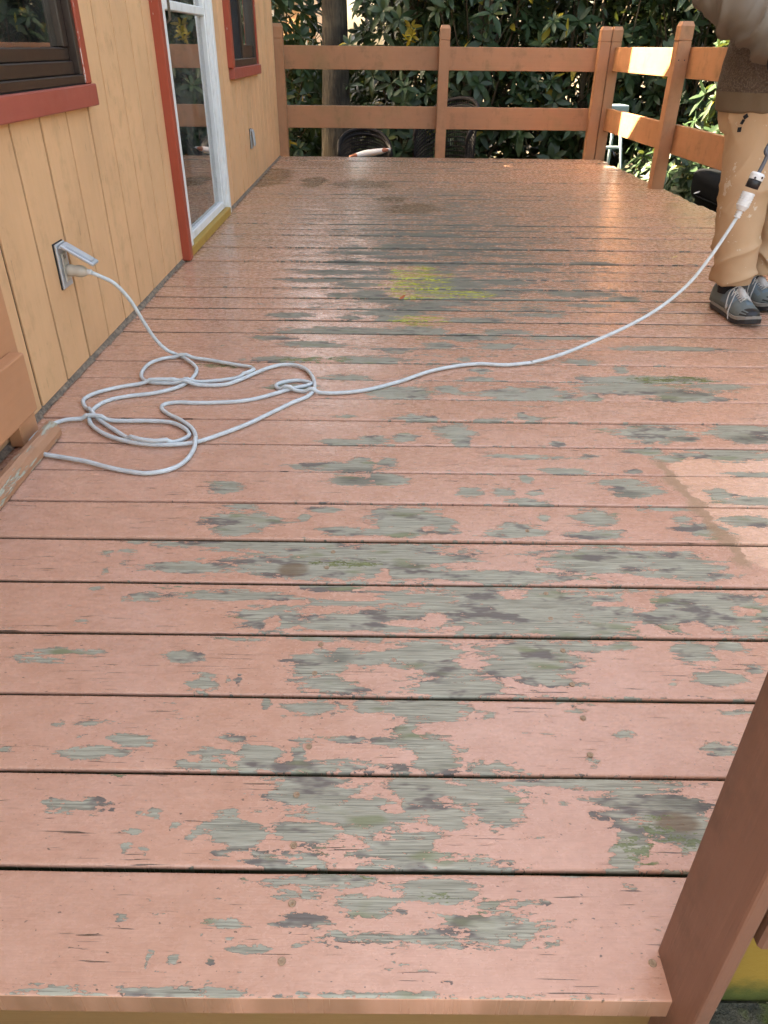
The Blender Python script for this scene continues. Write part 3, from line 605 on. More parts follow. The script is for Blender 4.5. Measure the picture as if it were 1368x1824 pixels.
OUT_Y, OUT_Z = 2.19, 0.318
outlet(OUT_Y, OUT_Z, True, 'outlet with its metal flap propped open by a plug, on the wall by the cord')
outlet(5.80, 0.302, False, 'small closed metal outlet cover low on the wall past the glass door')

# ------------------------------------------------------------------ railings
def post(bm, cx, cy, zb, hx=0.0445, hy=0.0445, top=1.018):
    prof = [(1, zb), (1, top - 0.113), (0.90, top - 0.111), (0.90, top - 0.106), (1, top - 0.104), (1, top - 0.026), (0.74, top)]
    rings = [[bm.verts.new((cx + sx * hx * s, cy + sy * hy * s, z)) for sx, sy in ((-1, -1), (1, -1), (1, 1), (-1, 1))] for s, z in prof]
    ver = []
    for a, c in zip(rings, rings[1:]):
        for k in range(4): bm.faces.new((a[k], a[(k + 1) % 4], c[(k + 1) % 4], c[k]))
    bm.faces.new(rings[0][::-1]); bm.faces.new(rings[-1])
    ed = [e for e in bm.edges if abs((e.verts[0].co - e.verts[1].co).normalized().z) > 0.99 and e.calc_length() > 0.05]
    bmesh.ops.bevel(bm, geom=ed, offset=0.004, segments=2, affect='EDGES')
def post_obj(cx, cy, zb, parent, mat=None, **k):
    bmp = bmesh.new(); post(bmp, cx, cy, zb, **k); return bm_obj('post', bmp, mat or M_POST, parent)
def nail(parent, x, y, z, axis):
    bmn = bmesh.new(); lathe(bmn, [(0.004, -0.001), (0.004, 0.001)], 8, aim((x, y, z), axis)); return bm_obj('nail_head', bmn, M_DARKPL, parent)
br = empty('back_railing', (0, 7.485, 0)); tag(br, 'salmon wooden railing with two wide rails across the far end of the deck', 'railing')
for x in (-0.957, 0.471, 1.836): post_obj(x, 0, -0.30, br)
for z0, z1 in ((0.226, 0.404), (0.686, 0.863)):
    for x0, x1 in ((-1.03, 0.468), (0.472, 1.875)): box('rail', x0, x1, 0.046, 0.084, z0 + random.uniform(-0.002, 0.002), z1 + random.uniform(-0.002, 0.002), M_RAIL, br, 0.004, 2)
sr = empty('side_railing', (1.94, 7.3, 0), 0.046); tag(sr, 'salmon wooden railing with two wide rails along the right side of the deck', 'railing')
for yy in (0.190, -1.455, -3.30, -5.10): post_obj(-0.0525 if yy < 0 else -0.002, yy, -0.30, sr)
for z0, z1 in ((0.226, 0.404), (0.686, 0.863)):
    for y0, y1 in ((-1.452, 0.20), (-3.298, -1.457), (-5.098, -3.302)): box('rail', -0.006, 0.032, y0, y1, z0 + random.uniform(-0.002, 0.002) + 0.008, z1 + random.uniform(-0.002, 0.002) + 0.010, M_RAILY, sr, 0.004, 2)
for yy in (-1.52,):
    for dz in (0.80,):
        nail(sr, -0.075, -1.5005, dz, (0, -1, 0)); nail(sr, -0.035, -1.5005, dz, (0, -1, 0))
M_LEFT = painted_wood('left_rail_paint', (0.52, 0.235, 0.115), 'Y', 0.5, 0.35, 0.2, (0.2, 0.12, 0.05), 0.1)
lr = empty('left_railing', (-0.905, 1.69, 0)); tag(lr, 'salmon rail board on a short post beside the siding at the left edge', 'railing')
bmp = bmesh.new(); add_box(bmp, -0.036, 0.0, -0.040, 0.050, 0.002, 1.0, 0.003); bm_obj('post', bmp, M_LEFT, lr)
for z0, z1 in ((0.090, 0.238), (0.70, 0.85)): box('rail', 0.0015, 0.038, -2.1, 0.0, z0, z1, M_LEFT, lr, 0.005, 2)
bmp = bmesh.new(); add_box(bmp, -0.036, 0.0, -1.4, -1.31, -0.3, 1.0, 0.003); bm_obj('post', bmp, M_POST, lr)
# worn quarter-round trim lying along the deck below that rail
def worn_trim():
    t = NT('worn_trim_paint'); co = t.pos(); a = t.noise(t.map(co, (60, 9, 60)), 1, 5, 0.65); b_ = t.noise(t.map(co, (220, 20, 220)), 1, 3)
    m = t.rng(t.math('MULTIPLY_ADD', b_, 0.35, a), 0.74, 0.78)
    c = t.mix(m, (0.42, 0.20, 0.11), t.mix(b_, (0.20, 0.18, 0.11), (0.5, 0.47, 0.38))); t.bump(t.math('SUBTRACT', b_, m), 0.5, 0.004); return t.fin(c, 0.6)
bm = bmesh.new(); prof = [(0.022, 0.0), (0.022, 0.014), (0.014, 0.030), (0.002, 0.038), (-0.012, 0.036), (-0.022, 0.024), (-0.022, 0.0)]; rr = []
for i in range(41):
    s = i / 40; yy = 1.725 - 2.0 * s; xx = -0.862 + 0.020 * s + 0.0015 * noise.noise((yy * 4, 0, 3))
    rr.append([bm.verts.new((xx + px * (1 + 0.08 * noise.noise((yy * 20, px * 50, 1))), yy, 0.0035 + pz * (1 + 0.06 * noise.noise((yy * 15, pz * 40, 7))))) for px, pz in prof])
for a, b_ in zip(rr, rr[1:]):
    for j in range(len(prof)): bm.faces.new((a[j], a[(j + 1) % len(prof)], b_[(j + 1) % len(prof)], b_[j]))
bm.faces.new(rr[0]); bm.faces.new(rr[-1][::-1])
tag(bm_obj('rounded_trim', bm, worn_trim()), 'worn rounded wood trim with flaking paint lying on the deck at the left', 'trim')
# newel post at the near right, with its low ochre board and mossy ledge
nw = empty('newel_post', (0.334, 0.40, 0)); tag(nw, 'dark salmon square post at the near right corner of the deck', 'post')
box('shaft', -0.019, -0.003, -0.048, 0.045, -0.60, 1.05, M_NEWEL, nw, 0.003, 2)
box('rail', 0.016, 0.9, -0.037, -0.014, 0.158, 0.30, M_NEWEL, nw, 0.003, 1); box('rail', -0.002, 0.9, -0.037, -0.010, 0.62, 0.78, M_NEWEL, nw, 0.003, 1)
def mossy_paint():
    t = NT('mossy_ochre_paint'); p = t.pos(); sp = t.n('ShaderNodeSeparateXYZ'); t.l(p, sp.inputs[0]); n_ = t.noise(p, 45, 5, 0.7); n2 = t.noise(p, 9, 4, 0.6)
    c = t.mix(n2, (0.20, 0.125, 0.02), (0.27, 0.17, 0.03))
    c = t.mix(t.rng(t.math('MULTIPLY_ADD', n_, 0.05, sp.outputs[2]), 0.075, 0.045), c, t.mix(n_, (0.02, 0.028, 0.006), (0.10, 0.11, 0.02)))
    t.bump(n_, 0.3, 0.006); return t.fin(c, 0.6)
box('kick_board', -0.002, 0.9, -0.008, 0.004, -0.004, 0.40, mossy_paint(), nw, 0.002)
def ledge_mat():
    t = NT('mossy_ledge'); p = t.pos(); n_ = t.noise(p, 55, 5, 0.75); n2 = t.noise(p, 17, 4, 0.6)
    c = t.mix(t.rng(n_, 0.35, 0.65), (0.02, 0.022, 0.014), (0.10, 0.09, 0.06)); c = t.mix(t.rng(n2, 0.5, 0.62), c, (0.07, 0.09, 0.015)); c = t.mix(t.rng(t.noise(p, 120, 2), 0.66, 0.70), c, (0.45, 0.36, 0.25))
    t.bump(n_, 0.9, 0.012); return t.fin(c, 0.95)
ld = box('ledge', 0.332, 1.2, 0.27, 0.3915, -0.12, 0.005, ledge_mat(), bevel=0.004); tag(ld, 'mossy littered ledge at the foot of the ochre board, bottom right', 'ledge')
for k in range(16):
    x = random.uniform(0.36, 0.46); yy = random.uniform(0.33, 0.388); a = random.uniform(0, 3.1); L_ = random.uniform(0.008, 0.026)
    tw = tube('twig', [(x, yy, 0.008), (x + math.cos(a) * L_ * 0.5, yy + math.sin(a) * L_ * 0.3, 0.010 + random.uniform(0, 0.004)), (x + math.cos(a) * L_, yy + math.sin(a) * L_ * 0.5, 0.009)], random.uniform(0.0006, 0.0014), M_STRAW, ld, 5)

# ------------------------------------------------------------------ extension cord
def cord_points():
    zp = lambda x, y: (x / 2.28, 400 + y / 2.28)          # traced on a 2.28x enlargement of the photo's left side
    air = [Vector((wall_x(OUT_Y) + 0.086, OUT_Y - 0.004, 0.297))] + [on_y(*q) for q in ((178, 492, 2.195), (205, 506, 2.21), (232, 535, 2.23), (255, 572, 2.25), (275, 602, 2.27), (295, 622, 2.285))]
    coil = [(715,527),(765,552),(798,585),(782,622),(735,655),(640,682),(520,697),(440,714),(388,742),(364,775),(368,808),(405,840),(470,868),(570,889),(690,894),(800,882),(900,850),(1000,812),(1100,765),(1190,722),(1250,697),(1276,665),(1272,625),(1245,590),(1200,571),(1140,570),(1085,584),(1030,606),(975,630),(910,650),(820,652),(700,645),(610,640),(576,622),(580,592),(615,560),(680,541),(760,540),(850,550),(940,566),(1010,577),(1033,592),(1010,612),(930,628),(830,638),(720,641),(600,644),(490,659),(395,682),(346,705),(338,725),(360,757),(420,805),(490,850),(540,878),(620,893),(700,885),(750,868),(768,852),(745,825),(690,803),(600,797),(480,797),(390,790),(320,789),(260,795),(205,815),(150,850),(125,880),(135,912),(180,932),(260,946),(350,962),(440,986),(520,1002),(600,1010),(690,994),(750,962),(785,915),(796,870),(780,828),(735,795),(685,770),(657,748),(668,730),(720,722),(800,724),(900,722),(985,716),(1060,702),(1130,682),(1200,663),(1250,652),(1262,643),(1215,633),(1160,638),(1124,650),(1128,664),(1175,672),(1240,678),(1300,683)]
    G = [on_z(*zp(*q), 0.0065) for q in coil]
    G += [on_z(u, v, 0.0065) for u, v in ((600, 700), (650, 695), (710, 680), (760, 663), (800, 654), (850, 648), (900, 650), (945, 646))]
    path = catmull(air + G, 10)
    r = 0.0057
    # a later strand climbs over an earlier one
    n_ = len(path); z = [p.z for p in path]; first = len(air) * 10
    A = np.array([(p.x, p.y) for p in path])
    for i in range(first, n_):
        dd = np.hypot(A[first:max(first, i - 25), 0] - A[i, 0], A[first:max(first, i - 25), 1] - A[i, 1])
        if len(dd):
            near = np.where(dd < 0.009)[0]
            if len(near): z[i] = max(z[i], max(z[first + j] for j in near) + 0.0105)
    zz = np.array(z)
    for it in range(7):
        zn = zz.copy(); zn[1:-1] = (zz[:-2] + zz[1:-1] * 2 + zz[2:]) / 4; zz = np.maximum(zn, np.where(np.array(z) > 0.012, np.array(z), 0.006))
    for i in range(first, n_): path[i].z = zz[i]
    hang = [on_y(u, v, 2.263 + (u - 950) / 365 * 0.287) for u, v in ((1000, 631), (1060, 607), (1120, 580), (1175, 548), (1225, 507), (1262, 462), (1290, 422), (1312, 388))]
    hang = [Vector((h.x, h.y, max(h.z, 0.0065))) for h in hang]
    tail = catmull([path[-8], path[-1]] + hang, 8)[8:]
    return path + tail, r
CP, CR = cord_points()
cord = empty('extension_cord', (CP[0].x, CP[0].y, 0)); tag(cord, 'pale grey extension cord coiled on the deck and running up to the plug connector', 'cord')
off = -cord.location
tube('cable', [p + off for p in CP], CR, M_CORD, cord, 10)
pd = Vector((1, -0.03, -0.06)).normalized(); p0 = Vector((wall_x(OUT_Y) + 0.013, OUT_Y, 0.303)) + off
bm = bmesh.new(); lathe(bm, [(0.012, 0), (0.0165, 0.003), (0.0172, 0.016), (0.0150, 0.024), (0.0172, 0.034), (0.0165, 0.046), (0.0115, 0.056), (0.0085, 0.060)], 20, aim(p0, pd)); bm_obj('plug', bm, M_PLUG, cord, True)
bm = bmesh.new(); lathe(bm, [(0.0085, 0.0602), (0.0072, 0.0625), (0.0085, 0.065), (0.0070, 0.0675), (0.0083, 0.070), (0.0062, 0.073)], 16, aim(p0, pd)); bm_obj('strain_relief', bm, M_WHITEPL, cord, True)
ce = CP[-1]; c_top = on_y(1351, 309, 2.555); cd = (c_top - ce).normalized(); cl = (c_top - ce).length
Mc = aim(ce + off, cd)
bm = bmesh.new(); k_ = cl / 0.155
ribs = [(0.007, 0.0)]
for i in range(3): ribs += [(0.0105, 0.002 + i * 0.008), (0.0105, 0.006 + i * 0.008), (0.0085, 0.0065 + i * 0.008), (0.0085, 0.0095 + i * 0.008)]
bm2 = bmesh.new(); lathe(bm2, [(r, z * k_) for r, z in ribs], 18, Mc); bm_obj('strain_relief', bm2, M_WHITEPL, cord, False)
sock = [(0.0135, 0.0272), (0.019, 0.040)]
for i in range(6): sock += [(0.0205, 0.042 + i * 0.008), (0.0205, 0.0475 + i * 0.008), (0.0190, 0.048 + i * 0.008), (0.0190, 0.0495 + i * 0.008)]
lathe(bm, [(r, z * k_) for r, z in sock], 22, Mc); bm_obj('socket_grip', bm, M_WHITEPL, cord, False)

# ------------------------------------------------------------------ foliage
def leaf_mat(name, dark, light, back, rough=0.40, trans=0.18, var=1.0):
    t = NT(name); r = t.rand(); p = t.objco(); n_ = t.noise(p, 9, 2, 0.5)
    at = t.n('ShaderNodeAttribute', attribute_name='tint')
    c = t.mix(t.math('MULTIPLY', t.math('ADD', r, n_), 0.5), dark, light); c = t.mix(t.math('MULTIPLY', at.outputs['Fac'], 0.55), c, light)
    c = t.mix(t.rng(at.outputs['Fac'], 0.94, 0.97), c, (0.30, 0.24, 0.03))
    geo = t.n('ShaderNodeNewGeometry'); c = t.mix(geo.outputs['Backfacing'], c, back)
    t.b.inputs['Roughness'].default_value = rough; t.b.inputs['Specular IOR Level'].default_value = 0.35; t.l(c, t.b.inputs['Base Color'])
    tl = t.n('ShaderNodeBsdfTranslucent'); t.l(t.mix(0.5, c, (0.16, 0.20, 0.02)), tl.inputs[0])
    mx = t.n('ShaderNodeMixShader'); mx.inputs[0].default_value = trans; t.l(t.b.outputs[0], mx.inputs[1]); t.l(tl.outputs[0], mx.inputs[2]); t.l(mx.outputs[0], t.out.inputs[0]); return t.m
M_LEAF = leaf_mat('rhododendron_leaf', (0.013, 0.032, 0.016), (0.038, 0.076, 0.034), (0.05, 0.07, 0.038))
M_LEAFIN = leaf_mat('shaded_inner_leaf', (0.009, 0.022, 0.010), (0.026, 0.05, 0.018), (0.03, 0.05, 0.024), 0.4)  # same leaf darkened, deep shade put into its colour
M_YELLOW = leaf_mat('yellow_leaf', (0.36, 0.23, 0.02), (0.48, 0.40, 0.05), (0.40, 0.28, 0.04), 0.4, 0.5)
M_CANOPY = leaf_mat('canopy_leaf', (0.035, 0.075, 0.015), (0.09, 0.14, 0.03), (0.08, 0.11, 0.03), 0.45, 0.4)
M_NEEDLE = leaf_mat('hemlock_needle', (0.020, 0.045, 0.016), (0.045, 0.08, 0.025), (0.04, 0.06, 0.02), 0.5, 0.2)
def bark_mat(name, a, b_):
    t = NT(name); p = t.pos(); g = t.noise(t.map(p, (26, 26, 3.5)), 1, 5, 0.7, 0.8); h = t.noise(p, 2.5, 3)
    c = t.mix(t.rng(g, 0.35, 0.65), a, b_); c = t.mix(t.rng(h, 0.5, 0.68), c, [q * 0.35 for q in a]); t.bump(g, 0.9, 0.03); return t.fin(c, 0.95)
M_BARK = bark_mat('tree_bark', (0.026, 0.021, 0.015), (0.105, 0.085, 0.06))
def leaf_geom(V, F, T, base, ax, up, L, W, droop, tint, segs=4):
    ax = ax.normalized(); side = ax.cross(up).normalized(); nrm = side.cross(ax).normalized(); s0 = len(V)
    for i in range(segs + 1):
        s = i / segs; wd = W * (math.sin(math.pi * min(0.97, 0.05 + 0.92 * s ** 0.85)) ** 0.8) * 0.5
        c = base + ax * (L * s) - Vector((0, 0, 1)) * (droop * L * s * s) ; cup = nrm * (wd * 0.16)
        V += [c - side * wd + cup, c, c + side * wd + cup]; T += [tint] * 3
    for i in range(segs):
        a = s0 + 3 * i; F += [(a, a + 1, a + 4, a + 3), (a + 1, a + 2, a + 5, a + 4)]
def make_mesh(name, V, F, T, mat, smooth=True):
    me = bpy.data.meshes.new(name); me.from_pydata([tuple(v) for v in V], [], F); me.materials.append(mat)
    if smooth: me.polygons.foreach_set('use_smooth', [True] * len(me.polygons))
    at = me.attributes.new('tint', 'FLOAT', 'POINT'); at.data.foreach_set('value', np.array(T, np.float32)); return me
def rosette(seed, n_leaf, mat, L0=0.15):
    R = random.Random(seed); V, F, T = [], [], []
    for k in range(n_leaf):
        az = k * 2.399 + R.uniform(-0.3, 0.3); ring = k / n_leaf; el = math.radians(48 - 68 * ring + R.uniform(-12, 12))
        ax = Vector((math.cos(az) * math.cos(el), math.sin(az) * math.cos(el), math.sin(el))); L = L0 * (0.7 + 0.4 * ring) * R.uniform(0.8, 1.15)
        leaf_geom(V, F, T, ax * 0.012, ax, Vector((0, 0, 1)) if abs(ax.z) < 0.95 else Vector((0, 1, 0)), L, L * R.uniform(0.32, 0.40), R.uniform(0.0, 0.35), R.random())
    b0 = len(V); st = [Vector((0, 0, -0.16)), Vector((0.006, 0.004, -0.08)), Vector((0, 0, 0.012))]
    for q in st:
        for k in range(4): V.append(q + Vector((math.cos(k * 1.571), math.sin(k * 1.571), 0)) * 0.004); T.append(0.0)
    for i in range(2):
        for k in range(4): F.append((b0 + 4 * i + k, b0 + 4 * i + (k + 1) % 4, b0 + 4 * i + 4 + (k + 1) % 4, b0 + 4 * i + 4 + k))
    return make_mesh('leaf_cluster', V, F, T, mat)
ROS = [rosette(s, n_, M_LEAF, L) for s, n_, L in ((1, 9, 0.15), (2, 7, 0.17), (3, 11, 0.14), (4, 8, 0.13), (5, 10, 0.18), (6, 6, 0.16))]
ROSY = [rosette(s, n_, M_YELLOW, L) for s, n_, L in ((11, 8, 0.13), (12, 6, 0.12))]
def rand_dir(R):
    while True:
        v = Vector((R.uniform(-1, 1), R.uniform(-1, 1), R.uniform(-1, 1)))
        if 0.05 < v.length < 1: return v.normalized()
def bush(loc, rad, n_cl, n_in, label, seed, face=(0, -1, 0.15), group='rhododendrons round the deck', zc=None, scale=1.0, yellow=0, ztop=None):
    R = random.Random(seed); o = empty('rhododendron_bush', (loc[0], loc[1], GZ)); tag(o, label, 'bush', group)
    rx, ry, rz = rad; c = Vector((0, 0, rz * 0.92)); fdir = Vector(face).normalized(); made = 0; tips = []
    while made < n_cl:
        dv = rand_dir(R)
        if dv.dot(fdir) < -0.25 and R.random() < 0.85: continue
        rr_ = R.uniform(0.72, 1.04) * (1 + 0.22 * noise.noise((dv.x * 2.2 + seed, dv.y * 2.2, dv.z * 2.2)))
        p = c + Vector((dv.x * rx, dv.y * ry, dv.z * rz)) * rr_
        if p.z < 0.12: continue
        me = R.choice(ROSY if made < yellow else ROS); q = link(bpy.data.objects.new('leaf_cluster', me), o)
        up = (Vector((dv.x, dv.y, dv.z * 0.4)) * 0.75 + Vector((0, 0, 0.75)) + fdir * 0.25 + rand_dir(R) * 0.35).normalized()
        q.matrix_local = aim(p, up, rand_dir(R)) @ Matrix.Scale(R.uniform(0.75, 1.2) * scale, 4); tips.append(p - up * 0.15 * scale); made += 1
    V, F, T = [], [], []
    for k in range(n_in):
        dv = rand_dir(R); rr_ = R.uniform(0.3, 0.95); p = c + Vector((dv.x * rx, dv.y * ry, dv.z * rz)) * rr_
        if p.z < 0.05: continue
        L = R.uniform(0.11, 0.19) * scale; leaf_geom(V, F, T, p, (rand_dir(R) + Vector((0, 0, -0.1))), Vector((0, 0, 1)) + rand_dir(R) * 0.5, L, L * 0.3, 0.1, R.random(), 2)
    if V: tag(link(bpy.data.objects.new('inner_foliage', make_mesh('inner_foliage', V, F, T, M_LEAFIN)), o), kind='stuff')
    bmS = bmesh.new(); R.shuffle(tips)
    for k in range(min(len(tips), max(6, n_cl // 7))):
        a = Vector((R.uniform(-0.12, 0.12), R.uniform(-0.12, 0.12), 0)); e_ = tips[k]; m1 = a.lerp(e_, 0.4) + Vector((0, 0, 0.12 * rz)) + rand_dir(R) * 0.08; m2 = a.lerp(e_, 0.75) + rand_dir(R) * 0.07
        add_tube(bmS, catmull([a, m1, m2, e_], 4), [0.018 - 0.0125 * i / 12 for i in range(13)], 5)
    bm_obj('stems', bmS, M_STEM, o, True); return o
back_b = [(-1.5, 10.75, 0.8, 0.7, 1.75, 190), (0.22, 10.45, 0.75, 0.8, 1.85, 190), (1.05, 10.15, 0.95, 0.8, 2.05, 230), (2.25, 10.0, 1.0, 0.85, 2.05, 230), (3.45, 9.7, 1.0, 0.9, 2.0, 200), (4.7, 9.2, 1.0, 0.9, 2.0, 120)]
names = ['rhododendron seen through the gap beside the house corner, left of the trunk', 'rhododendron right of the tree trunk, behind the round backed wicker chair', 'dark rhododendron behind the middle post of the back railing', 'tall rhododendron behind the right half of the back railing', 'rhododendron behind the corner where the two railings meet', 'rhododendron behind the side railing post, furthest back on the right']
for i, (x, yy, a, b_, c_, n_) in enumerate(back_b): bush((x, yy), (a, b_, c_), n_, 700, names[i], 40 + i, scale=1.12)
side_b = [(3.75, 7.7, 150, 'rhododendron beside the deck just right of the side railing post'), (4.0, 6.4, 130, 'rhododendron behind the black cover and the side railing'), (4.1, 5.1, 110, 'rhododendron behind the person holding the tool'), (4.2, 3.8, 90, 'rhododendron outside the frame, seen in the door glass'), (4.2, 2.5, 90, 'rhododendron on the right, reflected in the near window pane'), (4.2, 1.2, 70, 'rhododendron on the near right, outside the frame')]
for i, (x, yy, n_, lab) in enumerate(side_b): bush((x, yy), (0.9, 0.85, 1.75), n_, 500, lab, 60 + i, (-1, -0.4, 0.2), scale=1.05)
bush((-1.85, 8.25), (0.80, 0.75, 2.25), 60, 3600, 'unseen rhododendron added behind the far corner of the house to block the sun', 99, (0, 1, 0.2), scale=1.7)  # added out of view to keep direct sun off the back boards
for i, (x, yy, a, c_, n_, lab) in enumerate([(2.75, 7.75, 0.5, 0.55, 60, 'low rhododendron by the corner post with leaves in shade'), (2.78, 6.92, 0.42, 0.42, 55, 'low sunlit rhododendron just right of the side railing post'), (3.35, 6.55, 0.45, 0.60, 55, 'low rhododendron with bright leaves behind the black cover')]):
    bush((x, yy), (a, 0.45, c_), n_, 60, lab, 80 + i, (-1, -0.6, 0.5), scale=0.95)
yb = bush((0.55, 9.75), (0.30, 0.25, 1.35), 0, 0, 'spindly shrub with hanging yellow leaves behind the back railing', 97, group='') 
yb.name = 'yellow_shrub'
Ry = random.Random(5)
for k in range(34):
    q = link(bpy.data.objects.new('leaf_cluster', Ry.choice(ROSY)), yb); z = 2.25 + Ry.random() ** 0.7 * 0.9
    p = Vector((Ry.uniform(-0.35, 0.25), Ry.uniform(-0.25, 0.1), z)) if k > 2 else Vector((-0.35 + Ry.uniform(-0.06, 0.06), -0.1, 1.72 + Ry.uniform(-0.06, 0.08)))
    q.matrix_local = aim(p, (rand_dir(Ry) + Vector((0, -0.4, -0.2)))) @ Matrix.Scale(Ry.uniform(0.6, 1.0), 4)
# --- trees: trunk, limbs, crown of many small leaves
def tree(loc, r0, h, crown_c, crown_r, n_leaf, label, seed, lean=(0, 0), leaf=0.16, mat=None, name='tall_tree'):
    R = random.Random(seed); o = empty(name, (loc[0], loc[1], GZ)); tag(o, label, 'tree', 'trees round the house')
    pts = [Vector((lean[0] * s + 0.05 * noise.noise((s * 3, seed, 0)), lean[1] * s + 0.05 * noise.noise((s * 3, seed, 9)), h * s - 0.1)) for s in [i / 14 for i in range(15)]]
    bmT = bmesh.new(); rings = add_tube(bmT, pts, [r0 * (1.25 if i == 0 else 1.08 if i == 1 else 1.0 - 0.62 * i / 14) for i in range(15)], 18)
    for v in bmT.verts: v.co += Vector((v.co.x - lean[0] * v.co.z / h, v.co.y, 0)).normalized() * 0.05 * r0 * noise.noise(v.co * 6) * 2
    bm_obj('trunk', bmT, M_BARK, o, True); cc = Vector(crown_c); cr = Vector(crown_r)
    bmL = bmesh.new()
    for k in range(9):
        dv = rand_dir(R); a = pts[min(14, int(14 * R.uniform(0.45, 0.98)))]; e_ = cc + Vector((dv.x * cr.x, dv.y * cr.y, dv.z * cr.z)) * 0.85
        add_tube(bmL, catmull([a, a.lerp(e_, 0.5) + Vector((0, 0, 0.25)), e_], 4), [r0 * 0.32 * (1 - 0.85 * i / 8) for i in range(9)], 6)
    bm_obj('limbs', bmL, M_BARK, o, True)
    V, F, T = [], [], []; clumps = [(cc + Vector((d_.x * cr.x, d_.y * cr.y, d_.z * cr.z)) * R.uniform(0.35, 1.0), R.uniform(0.35, 0.85)) for d_ in (rand_dir(R) for _ in range(46))]
    for k in range(n_leaf):
        cl_, rr_ = R.choice(clumps); p = cl_ + rand_dir(R) * rr_ * R.random() ** 0.5; L = leaf * R.uniform(0.7, 1.3)
        leaf_geom(V, F, T, p, rand_dir(R), Vector((0, 0, 1)) + rand_dir(R) * 0.6, L, L * 0.55, 0.15, R.random() * 0.9, 2)
    link(bpy.data.objects.new('crown', make_mesh('crown', V, F, T, mat or M_CANOPY)), o); return o
tree((-0.655, 10.15), 0.165, 11, (0, 0.9, 8.6), (2.4, 2.2, 2.6), 5200, 'large tree with grey brown trunk behind the left half of the back railing', 1)
tree((-2.18, 8.82), 0.35, 12, (-0.4, 2.6, 11.8), (2.8, 2.2, 2.6), 5000, 'unseen thick tree added behind the far corner of the house to shape the sun patch', 2)  # trunk added out of view to cast the upright edge of the rail sun patch
tree((3.2, 12.6), 0.2, 10, (0, 0, 6.6), (3.0, 2.0, 3.0), 6500, 'tree rising behind the rhododendrons beyond the railing corner', 3, leaf=0.2)
tree((0.9, 13.2), 0.2, 10, (0, 0, 6.2), (2.6, 1.8, 3.0), 6500, 'tree rising behind the rhododendrons beyond the middle post', 8, leaf=0.2)
tree((6.8, 7.5), 0.2, 10, (0, 0, 6.2), (2.4, 3.0, 3.0), 6500, 'tree on the right behind the side rhododendrons', 4, leaf=0.2)
tree((-4.6, 13.3), 0.25, 11, (0, 0, 6.4), (2.8, 2.1, 3.4), 7500, 'unseen tree added on the far left behind the house to shade the shrubs', 5, leaf=0.2)  # crown added out of view to shade the back rhododendrons
tree((-3.5, 11.5), 0.2, 8, (0, 0, 4.9), (1.5, 1.5, 2.4), 6500, 'unseen leafy tree added beyond the far corner of the house to block the sun', 12, leaf=0.2)  # added sun blocker for the left part of the back shrubs
# a dense dark thicket closing the view behind the shrubs
Rt = random.Random(77); V, F, T = [], [], []
for k in range(26000):
    if k % 3: p = Vector((Rt.uniform(0.0, 8.0), Rt.uniform(11.2, 12.6), GZ + 4.6 * Rt.random() ** 0.9))
    elif k % 2: p = Vector((Rt.uniform(5.3, 7.5), Rt.uniform(-1, 12), GZ + 4.0 * Rt.random()))
    else: p = Vector((Rt.uniform(-4.5, 0.2), Rt.uniform(11.9, 13.6), GZ + 1.5 * Rt.random()))
    L = Rt.uniform(0.2, 0.36); leaf_geom(V, F, T, p, rand_dir(Rt), Vector((0, 0, 1)) + rand_dir(Rt) * 0.5, L, L * 0.42, 0.1, Rt.random() * 0.9, 2)
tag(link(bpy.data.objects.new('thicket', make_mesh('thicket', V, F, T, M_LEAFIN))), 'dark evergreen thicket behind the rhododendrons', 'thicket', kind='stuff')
# --- feathery hemlock boughs in front of the trunk
hm = empty('hemlock_sapling', (-0.15, 9.75, GZ)); tag(hm, 'feathery hemlock boughs crossing in front of the tree trunk', 'tree')
Rh = random.Random(3); tube('trunk', [(0.25, 0.6, 0), (0.2, 0.55, 1.2), (0.15, 0.5, 2.6)], [0.03, 0.022, 0.01], M_BARK, hm, 8)
for k in range(16):
    a = Vector((0.17, 0.52, Rh.uniform(1.5, 2.5))); e_ = a + Vector((Rh.uniform(-1.1, 0.6), Rh.uniform(-0.6, -0.1), Rh.uniform(-0.25, 0.1))); V, F, T = [], [], []
    pts = catmull([a, a.lerp(e_, 0.5) + Vector((0, 0, 0.08)), e_], 10)
    for i, p in enumerate(pts[2:]):
        tdir = (pts[min(len(pts) - 1, i + 3)] - pts[i + 1]).normalized(); sd = tdir.cross(Vector((0, 0, 1))).normalized()
        for s in (-1, 1):
            bl = 0.20 * (1 - i / len(pts)) + 0.05; q0 = p; q1 = p + (sd * s + tdir * 0.7).normalized() * bl + Vector((0, 0, -0.03))
            for j in range(9):
                pp = q0.lerp(q1, (j + 0.5) / 9); dd = (q1 - q0).normalized(); ss = dd.cross(Vector((0, 0, 1))).normalized()
                for s2 in (-1, 1): leaf_geom(V, F, T, pp, ss * s2 + dd * 0.5 + rand_dir(Rh) * 0.25, Vector((0, 0, 1)), 0.022, 0.006, 0.05, Rh.random() * 0.9, 1)
    link(bpy.data.objects.new('bough', make_mesh('bough', V, F, T, M_NEEDLE, False)), hm)

